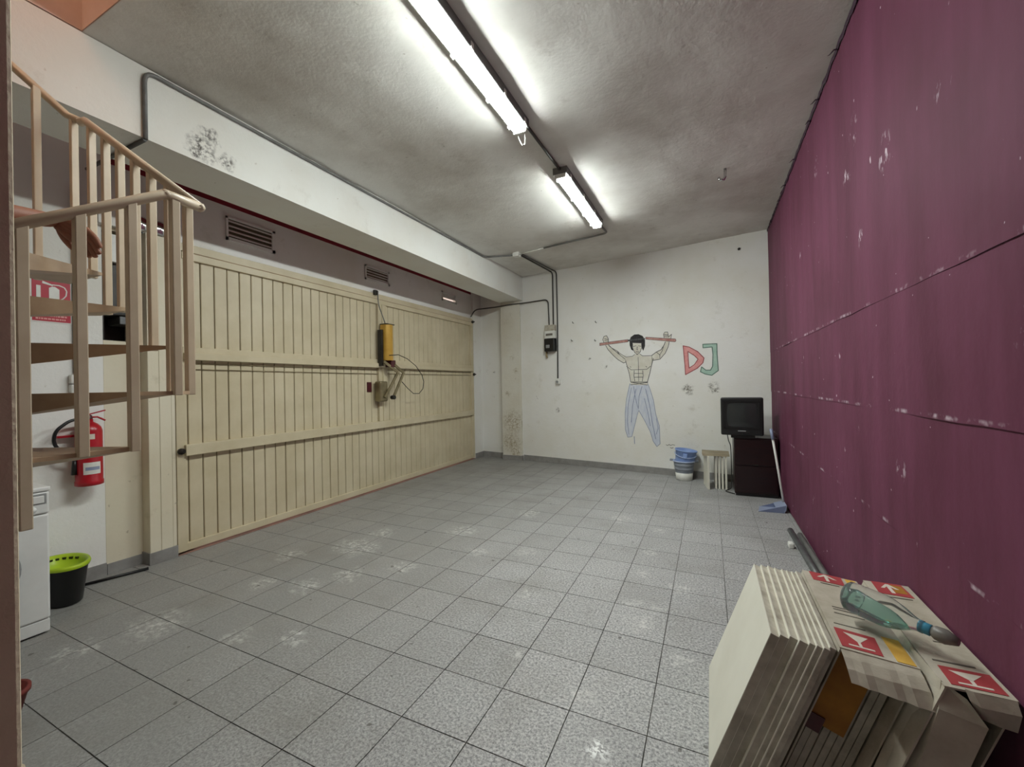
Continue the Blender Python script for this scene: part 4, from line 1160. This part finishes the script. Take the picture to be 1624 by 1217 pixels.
# ------------------------------------------------------------------ wall drawing and letters
MURAL_FILL = {'hair': [(-1.192, 2.173), (-1.171, 2.231), (-1.111, 2.269), (-1.042, 2.269), (-0.975, 2.234), (-0.938, 2.163), (-0.94, 2.066), (-0.97, 1.99), (-0.998, 2.051), (-0.997, 2.119), (-1.143, 2.135), (-1.144, 2.06), (-1.132, 2.0), (-1.165, 2.022), (-1.189, 2.093)], 'face': [(-1.143, 2.135), (-0.997, 2.119), (-0.994, 2.041), (-1.019, 1.974), (-1.068, 1.938), (-1.107, 1.969), (-1.135, 2.03)], 'torso': [(-1.117, 1.94), (-1.147, 1.912), (-1.257, 1.905), (-1.265, 1.809), (-1.24, 1.748), (-1.212, 1.648), (-1.185, 1.488), (-0.913, 1.483), (-0.882, 1.618), (-0.851, 1.752), (-0.812, 1.856), (-0.839, 1.905), (-0.991, 1.914), (-1.029, 1.945)], 'left_arm': [(-1.257, 1.905), (-1.347, 1.964), (-1.408, 2.018), (-1.5, 2.074), (-1.562, 2.14), (-1.55, 2.221), (-1.58, 2.285), (-1.634, 2.279), (-1.656, 2.229), (-1.636, 2.176), (-1.605, 2.122), (-1.564, 2.048), (-1.472, 1.941), (-1.39, 1.865), (-1.299, 1.807), (-1.263, 1.819)], 'right_arm': [(-0.839, 1.905), (-0.764, 1.958), (-0.689, 1.992), (-0.642, 2.064), (-0.623, 2.12), (-0.649, 2.179), (-0.639, 2.253), (-0.593, 2.268), (-0.567, 2.21), (-0.531, 2.225), (-0.541, 2.17), (-0.564, 2.106), (-0.58, 2.032), (-0.627, 1.931), (-0.71, 1.841), (-0.813, 1.827), (-0.851, 1.79)], 'trousers': [(-1.2, 1.459), (-0.908, 1.454), (-0.869, 1.347), (-0.825, 1.193), (-0.792, 0.963), (-0.74, 0.774), (-0.733, 0.488), (-0.792, 0.446), (-0.838, 0.52), (-0.882, 0.671), (-0.964, 0.842), (-1.057, 1.015), (-1.088, 0.936), (-1.141, 0.737), (-1.183, 0.577), (-1.253, 0.563), (-1.291, 0.691), (-1.29, 0.971), (-1.261, 1.211)], 'sash': [(-1.185, 1.484), (-0.908, 1.479), (-0.909, 1.429), (-1.186, 1.439)], 'stick_left': [(-1.712, 2.171), (-1.647, 2.173), (-1.221, 2.195), (-1.218, 2.155), (-1.648, 2.132), (-1.713, 2.126)], 'chain': [(-1.217, 2.191), (-0.938, 2.198), (-0.934, 2.178), (-1.218, 2.163)], 'stick_right': [(-0.928, 2.211), (-0.471, 2.146), (-0.461, 2.12), (-0.475, 2.101), (-0.925, 2.176)], 'letter_d': [(-0.36, 2.03), (-0.275, 2.005), (-0.158, 1.93), (-0.07, 1.826), (-0.087, 1.755), (-0.163, 1.677), (-0.334, 1.582), (-0.34, 1.73)], 'letter_d_hole': [(-0.293, 1.939), (-0.201, 1.869), (-0.152, 1.812), (-0.204, 1.733), (-0.281, 1.681), (-0.29, 1.801)], 'letter_j': [(-0.082, 2.034), (0.108, 2.029), (0.108, 1.87), (0.12, 1.63), (0.031, 1.562), (-0.058, 1.583), (-0.123, 1.621), (-0.105, 1.693), (-0.048, 1.642), (0.016, 1.64), (0.045, 1.695), (0.053, 1.873), (0.043, 1.984), (-0.08, 1.98)]}
MURAL_LINE = {'outline': [[(-1.257, 1.905), (-1.347, 1.964), (-1.408, 2.018), (-1.5, 2.074), (-1.562, 2.14)], [(-1.605, 2.122), (-1.564, 2.048), (-1.472, 1.941), (-1.39, 1.865), (-1.299, 1.807), (-1.263, 1.819)], [(-1.408, 2.018), (-1.358, 1.944), (-1.268, 1.865)], [(-0.839, 1.905), (-0.764, 1.958), (-0.689, 1.992), (-0.642, 2.064), (-0.623, 2.11)], [(-0.564, 2.106), (-0.58, 2.032), (-0.627, 1.931), (-0.71, 1.841), (-0.813, 1.827)], [(-0.764, 1.958), (-0.709, 1.907), (-0.714, 1.86)], [(-1.257, 1.905), (-1.147, 1.912), (-1.111, 1.94)], [(-1.029, 1.945), (-0.982, 1.909), (-0.839, 1.905)], [(-1.264, 1.849), (-1.24, 1.748), (-1.208, 1.628), (-1.185, 1.488)], [(-0.812, 1.856), (-0.842, 1.751), (-0.873, 1.617), (-0.913, 1.483)], [(-1.055, 1.888), (-1.053, 1.692)], [(-1.25, 1.749), (-1.171, 1.686), (-1.059, 1.686)], [(-1.054, 1.686), (-0.919, 1.687), (-0.861, 1.733)], [(-1.122, 1.674), (-1.13, 1.586), (-1.116, 1.497)], [(-0.986, 1.67), (-0.978, 1.582), (-0.995, 1.494)], [(-1.119, 1.625), (-0.983, 1.621)], [(-1.12, 1.562), (-0.984, 1.562)], [(-1.054, 1.682), (-1.053, 1.496)], [(-1.185, 1.484), (-0.914, 1.429)], [(-1.186, 1.439), (-0.908, 1.473)], [(-1.185, 1.484), (-0.908, 1.479)], [(-1.636, 2.176), (-1.656, 2.229), (-1.634, 2.279), (-1.587, 2.291), (-1.554, 2.231), (-1.555, 2.16)], [(-1.624, 2.237), (-1.561, 2.222)], [(-1.625, 2.206), (-1.557, 2.195)], [(-0.64, 2.178), (-0.648, 2.235), (-0.626, 2.267), (-0.584, 2.264), (-0.573, 2.191)], [(-0.573, 2.182), (-0.526, 2.225), (-0.538, 2.16)], [(-0.639, 2.225), (-0.58, 2.214)], [(-0.64, 2.197), (-0.58, 2.188)], [(-1.13, 2.075), (-1.085, 2.08)], [(-1.046, 2.077), (-1.004, 2.067)], [(-1.066, 2.065), (-1.072, 2.016), (-1.057, 2.011)], [(-1.091, 1.982), (-1.04, 1.979)], [(-1.135, 2.03), (-1.107, 1.969), (-1.068, 1.934), (-1.023, 1.97), (-0.998, 2.031)], [(-1.19, 1.742), (-1.175, 1.73)], [(-0.933, 1.736), (-0.918, 1.723)], [(-1.552, 2.119), (-1.429, 2.009), (-1.368, 1.955)], [(-0.652, 2.046), (-0.671, 1.972), (-0.713, 1.908)]], 'trouser_line': [[(-1.2, 1.459), (-1.261, 1.211), (-1.29, 0.971), (-1.291, 0.691), (-1.253, 0.563), (-1.183, 0.577), (-1.141, 0.737), (-1.088, 0.936), (-1.061, 1.015)], [(-0.908, 1.454), (-0.869, 1.347), (-0.825, 1.193), (-0.792, 0.963), (-0.74, 0.774), (-0.733, 0.488), (-0.783, 0.439), (-0.838, 0.52), (-0.882, 0.671), (-0.964, 0.842), (-1.061, 1.015)], [(-1.137, 1.408), (-1.112, 1.211), (-1.066, 1.035)], [(-1.001, 1.407), (-1.052, 1.251), (-1.066, 1.054)], [(-1.177, 1.389), (-1.233, 1.111), (-1.252, 0.812), (-1.232, 0.614)], [(-0.944, 1.367), (-0.883, 1.096), (-0.85, 0.827), (-0.799, 0.56)], [(-1.099, 1.369), (-1.163, 1.092), (-1.188, 0.815)], [(-0.966, 1.212), (-0.914, 0.98), (-0.88, 0.768)], [(-0.784, 0.887), (-0.759, 0.735), (-0.789, 0.638)], [(-1.144, 0.579), (-1.14, 0.461)]], 'scrawl': [[(-0.642, 0.479), (-0.618, 0.469), (-0.595, 0.486), (-0.573, 0.471), (-0.546, 0.487), (-0.511, 0.481)], [(-0.579, 0.438), (-0.556, 0.429), (-0.535, 0.44)]]}
dr = tag(empty('wall_drawing', far_pt(-1.08, 0.45), 0), 'pencil and crayon drawing of a shirtless man holding two joined sticks overhead', 'drawing')
def wall_poly(name, poly, mat, o0, o1, parent):
    bm = bmesh.new()
    lo = [bm.verts.new(far_pt(x, z, o0)) for x, z in poly]; hi = [bm.verts.new(far_pt(x, z, o1)) for x, z in poly]
    n_ = len(poly)
    for i in range(n_): bm.faces.new((lo[i], lo[(i + 1) % n_], hi[(i + 1) % n_], hi[i]))
    bmesh.ops.triangle_fill(bm, use_beauty=True, edges=[bm.edges.get((hi[i], hi[(i + 1) % n_])) for i in range(n_)])
    mb = MB(); mb.addbm(bm)
    return wbuild(mb, name, mat, parent)
def stroke(mb, pts, wd, o0, o1):
    for i in range(len(pts) - 1):
        a, b = Vector(pts[i]), Vector(pts[i + 1])
        d = (b - a)
        if d.length < 1e-5: continue
        d.normalize()
        p = Vector((-d.y, d.x)) * wd / 2
        a2, b2_ = a - d * wd * .3, b + d * wd * .3
        mb.prism([tuple(a2 + p), tuple(a2 - p), tuple(b2_ - p), tuple(b2_ + p)], o0, o1, lambda x, z, h: far_pt(x, z, h)[:])
FM = {'hair': 'crayon_black', 'face': 'crayon_skin', 'torso': 'crayon_skin', 'left_arm': 'crayon_skin', 'right_arm': 'crayon_skin', 'trousers': 'crayon_blue', 'sash': 'crayon_skin', 'stick_left': 'crayon_brown', 'stick_right': 'crayon_brown', 'chain': 'pencil'}
OFF = {'hair': .0016, 'face': .0012, 'stick_left': .0018, 'stick_right': .0018, 'chain': .0019, 'sash': .0013}
for k, mat in FM.items():
    o = OFF.get(k, .0009)
    wall_poly(k if k not in ('left_arm', 'right_arm', 'stick_left', 'stick_right') else {'l': 'arm', 'r': 'arm', 's': 'stick'}[k[0]], MURAL_FILL[k], mat, o - .0006, o, dr)
    if k in ('stick_left', 'stick_right', 'face'):
        mb = MB(); p = MURAL_FILL[k]; stroke(mb, p + [p[0]], .006, .0018, .0024); wbuild(mb, 'outline_stroke', 'pencil', dr)
for grp, mat, wd in (('outline', 'pencil', .0085), ('trouser_line', 'crayon_line', .009), ('scrawl', 'print_grey', .008)):
    for ln in MURAL_LINE[grp]:
        mb = MB(); stroke(mb, ln, wd * random.uniform(.8, 1.25), .0018, .0024); wbuild(mb, {'outline': 'outline_stroke', 'trouser_line': 'trouser_stroke', 'scrawl': 'scrawl_stroke'}[grp], mat, dr)
ld = tag(empty('wall_letter', far_pt(-.2, 1.5)), 'red crayon letter D drawn on the far wall', 'letter')
P = MURAL_FILL['letter_d']; H = MURAL_FILL['letter_d_hole']
ring = MB()
def band(mb, A_, B_, o0, o1):
    bm = bmesh.new()
    va = [bm.verts.new(far_pt(x, z, o1)) for x, z in A_]; vb = [bm.verts.new(far_pt(x, z, o1)) for x, z in B_]
    ea = [bm.edges.new((va[i], va[(i + 1) % len(va)])) for i in range(len(va))]; eb = [bm.edges.new((vb[i], vb[(i + 1) % len(vb)])) for i in range(len(vb))]
    bmesh.ops.triangle_fill(bm, use_beauty=True, edges=ea + eb)
    mb.addbm(bm)
band(ring, P, H, .0004, .001)
wbuild(ring, 'letter_fill', 'crayon_red', ld)
mb = MB(); stroke(mb, P + [P[0]], .012, .001, .0018); stroke(mb, H + [H[0]], .011, .001, .0018); wbuild(mb, 'letter_outline', 'crayon_red_line', ld)
lj = tag(empty('wall_letter', far_pt(.1, 1.5)), 'green crayon letter J drawn on the far wall', 'letter')
wall_poly('letter_fill', MURAL_FILL['letter_j'], 'crayon_green', .0004, .001, lj)
mb = MB(); p = MURAL_FILL['letter_j']; stroke(mb, p + [p[0]], .012, .001, .0018); wbuild(mb, 'letter_outline', 'crayon_green_line', lj)


# ------------------------------------------------------------------ person on the stairs (only forearm and hand reach into view)
def skinned(verts, edges, radii, root=0, sub=2):
    me = bpy.data.meshes.new('skin_tmp'); me.from_pydata([tuple(v) for v in verts], edges, [])
    ob = bpy.data.objects.new('skin_tmp', me); COL.objects.link(ob)
    sk_ = ob.modifiers.new('skin', 'SKIN')
    for i, d in enumerate(me.skin_vertices[0].data):
        r = radii[i]
        d.radius = (r, r) if not isinstance(r, tuple) else r
        d.use_root = (i == root)
    sb_ = ob.modifiers.new('sub', 'SUBSURF'); sb_.levels = sub; sb_.render_levels = sub
    dg = bpy.context.evaluated_depsgraph_get(); dg.update()
    out = bpy.data.meshes.new_from_object(ob.evaluated_get(dg))
    bpy.data.objects.remove(ob)
    return out
V, E_, RR = [], [], []
def chain(pts, start=None):
    prev = start
    for p, r in pts:
        V.append(Vector(p)); RR.append(r)
        if prev is not None: E_.append((prev, len(V) - 1))
        prev = len(V) - 1
    return prev
pel = chain([((-2.38, .12, 1.56), (.15, .10))])
chest = chain([((-2.38, .115, 1.72), (.135, .10)), ((-2.38, .12, 1.90), (.15, .105)), ((-2.38, .125, 2.03), (.14, .09))], pel)
chain([((-2.38, .135, 2.14), .058), ((-2.38, .145, 2.20), .055)], chest)
for s, x in ((1, -2.30), (-1, -2.47)):
    chain([((x, .12, 1.48), .092), ((x + .01 * s, .14, 1.12), .062), ((x, .10, .93), .056), ((x, .09, .775), .042), ((x, .12, .725), .042), ((x, .23, .717), .030)], pel)
# right arm reaches along the rail, left arm hangs
rw_ = chain([((-2.235, .14, 2.06), .062), ((-2.215, .27, 2.07), .050), ((-2.243, .43, 2.095), .042), ((-2.262, .54, 2.118), .041), ((-2.276, .665, 2.138), .031), ((-2.28, .722, 2.144), .027)], chest)
lw_ = chain([((-2.53, .12, 2.06), .062), ((-2.59, .10, 1.86), .048), ((-2.60, .11, 1.78), .040), ((-2.60, .17, 1.66), .036), ((-2.59, .23, 1.56), .026)], chest)
body_me = skinned(V, E_, RR, pel)
bmh = bmesh.new(); bmh.from_mesh(body_me)
# hands: metacarpals and fingers as separate short skinned chains rooted in the wrist
def hand(wrist, d0, d1, d2, wdir, thumb_side):
    wrist = Vector(wrist); d0, d1, d2, wdir = (Vector(q).normalized() for q in (d0, d1, d2, wdir))
    nrm = d0.cross(wdir).normalized()
    parts = []
    for off, L in ((-.028, .92), (-.0095, 1.04), (.0095, 1.0), (.028, .82)):
        vs_ = [wrist + wdir * off * .45 - d0 * .012, wrist + wdir * off * .8 + d0 * .045, wrist + wdir * off + d0 * .088,
               wrist + wdir * off * 1.04 + d0 * .088 + d1 * .042 * L, wrist + wdir * off * 1.04 + d0 * .088 + d1 * .042 * L + d2 * .026 * L, wrist + wdir * off * 1.02 + d0 * .088 + d1 * .042 * L + d2 * .048 * L]
        parts.append((vs_, [.020, .020, .0165, .0125, .0115, .0095]))
    t0 = wrist + wdir * .016 * thumb_side + d0 * .008
    parts.append(([t0, t0 + wdir * .030 * thumb_side + d0 * .030 + nrm * .008, t0 + wdir * .045 * thumb_side + d0 * .062 + nrm * .012, t0 + wdir * .047 * thumb_side + d0 * .090 + nrm * .010], [.017, .0145, .0112, .0085]))
    for vs_, rs_ in parts:
        mm_ = skinned(vs_, [(i, i + 1) for i in range(len(vs_) - 1)], rs_, 0, 1)
        bmh.from_mesh(mm_)
    # flat back of the hand
wd = (-.61 * Rv - .79 * Uv)
k1 = Vector((-2.235, .766, 2.096)) - Vector((-2.28, .722, 2.144))
k2 = Vector((-2.182, .802, 2.031)) - Vector((-2.235, .766, 2.096))
hand((-2.28, .722, 2.144), k1, k2, k2 + Vector((0, -.01, -.05)), wd, 1)
hand((-2.59, .23, 1.56), (0, .35, -1), (0, .5, -1), (0, .8, -1), (.2, 1, .3), 1)
# head with face
hc = Vector((-2.38, .165, 2.305))
hm_ = bmesh.new(); bmesh.ops.create_uvsphere(hm_, u_segments=24, v_segments=18, radius=1.0)
for v in hm_.verts:
    c = v.co.copy()
    w_ = 1.0 - .16 * max(0, -c.z)
    yy = c.y * .098
    if c.y > 0:
        yy *= .96
        yy += .016 * math.exp(-((c.x / .16) ** 2 + ((c.z + .15) / .2) ** 2))           # nose
        yy -= .008 * (math.exp(-(((c.x - .38) / .16) ** 2 + ((c.z - .05) / .12) ** 2)) + math.exp(-(((c.x + .38) / .16) ** 2 + ((c.z - .05) / .12) ** 2)))  # eye sockets
        yy += .005 * math.exp(-((c.x / .3) ** 2 + ((c.z + .5) / .08) ** 2))            # lips
    v.co = hc + Vector((c.x * .075 * w_, yy, c.z * .118))
hm_me = bpy.data.meshes.new('h'); hm_.to_mesh(hm_me); hm_.free(); bmh.from_mesh(hm_me)
for s in (-1, 1):
    em = bmesh.new(); bmesh.ops.create_uvsphere(em, u_segments=10, v_segments=8, radius=1.0)
    for v in em.verts: v.co = hc + Vector((s * .077 + v.co.x * .010, -.005 + v.co.y * .020, -.008 + v.co.z * .032))
    e_me = bpy.data.meshes.new('e'); em.to_mesh(e_me); em.free(); bmh.from_mesh(e_me)
pm = bpy.data.meshes.new('person'); bmh.to_mesh(pm); bmh.free()
for nm in ('skin', 'shirt_cloth', 'jeans_cloth', 'black_plastic'): pm.materials.append(MATS[nm])
for p in pm.polygons:
    c = p.center; p.use_smooth = True
    i = 1
    if c.z < .80: i = 3
    elif c.z < 1.56 and c.x > -2.565 : i = 2
    elif c.y > .36 or c.z > 2.125 or (c.x < -2.545 and c.z < 1.83): i = 0
    p.material_index = i
person = bpy.data.objects.new('person', pm); COL.objects.link(person)
tag(person, 'person on the spiral stair, bare forearm and drooping hand behind the rail', 'person')
hb = MB()
hh = bmesh.new(); bmesh.ops.create_uvsphere(hh, u_segments=20, v_segments=14, radius=1.0)
bmesh.ops.delete(hh, geom=[v for v in hh.verts if v.co.z < -.25 or (v.co.y > .55 and v.co.z < .45)], context='VERTS')
for v in hh.verts: v.co = hc + Vector((v.co.x * .082, v.co.y * .105 - .004, v.co.z * .126))
hb.addbm(hh, True); hb.build('hair', 'hair_black', person)
for s in (-1, 1):
    MB().lathe([(0, -.009), (.007, -.006), (.009, 0), (.007, .006), (0, .009)], 10, tuple(hc + Vector((s * .029, .083, .006))), cap0=False, cap1=False).build('eye', 'hair_black', person)
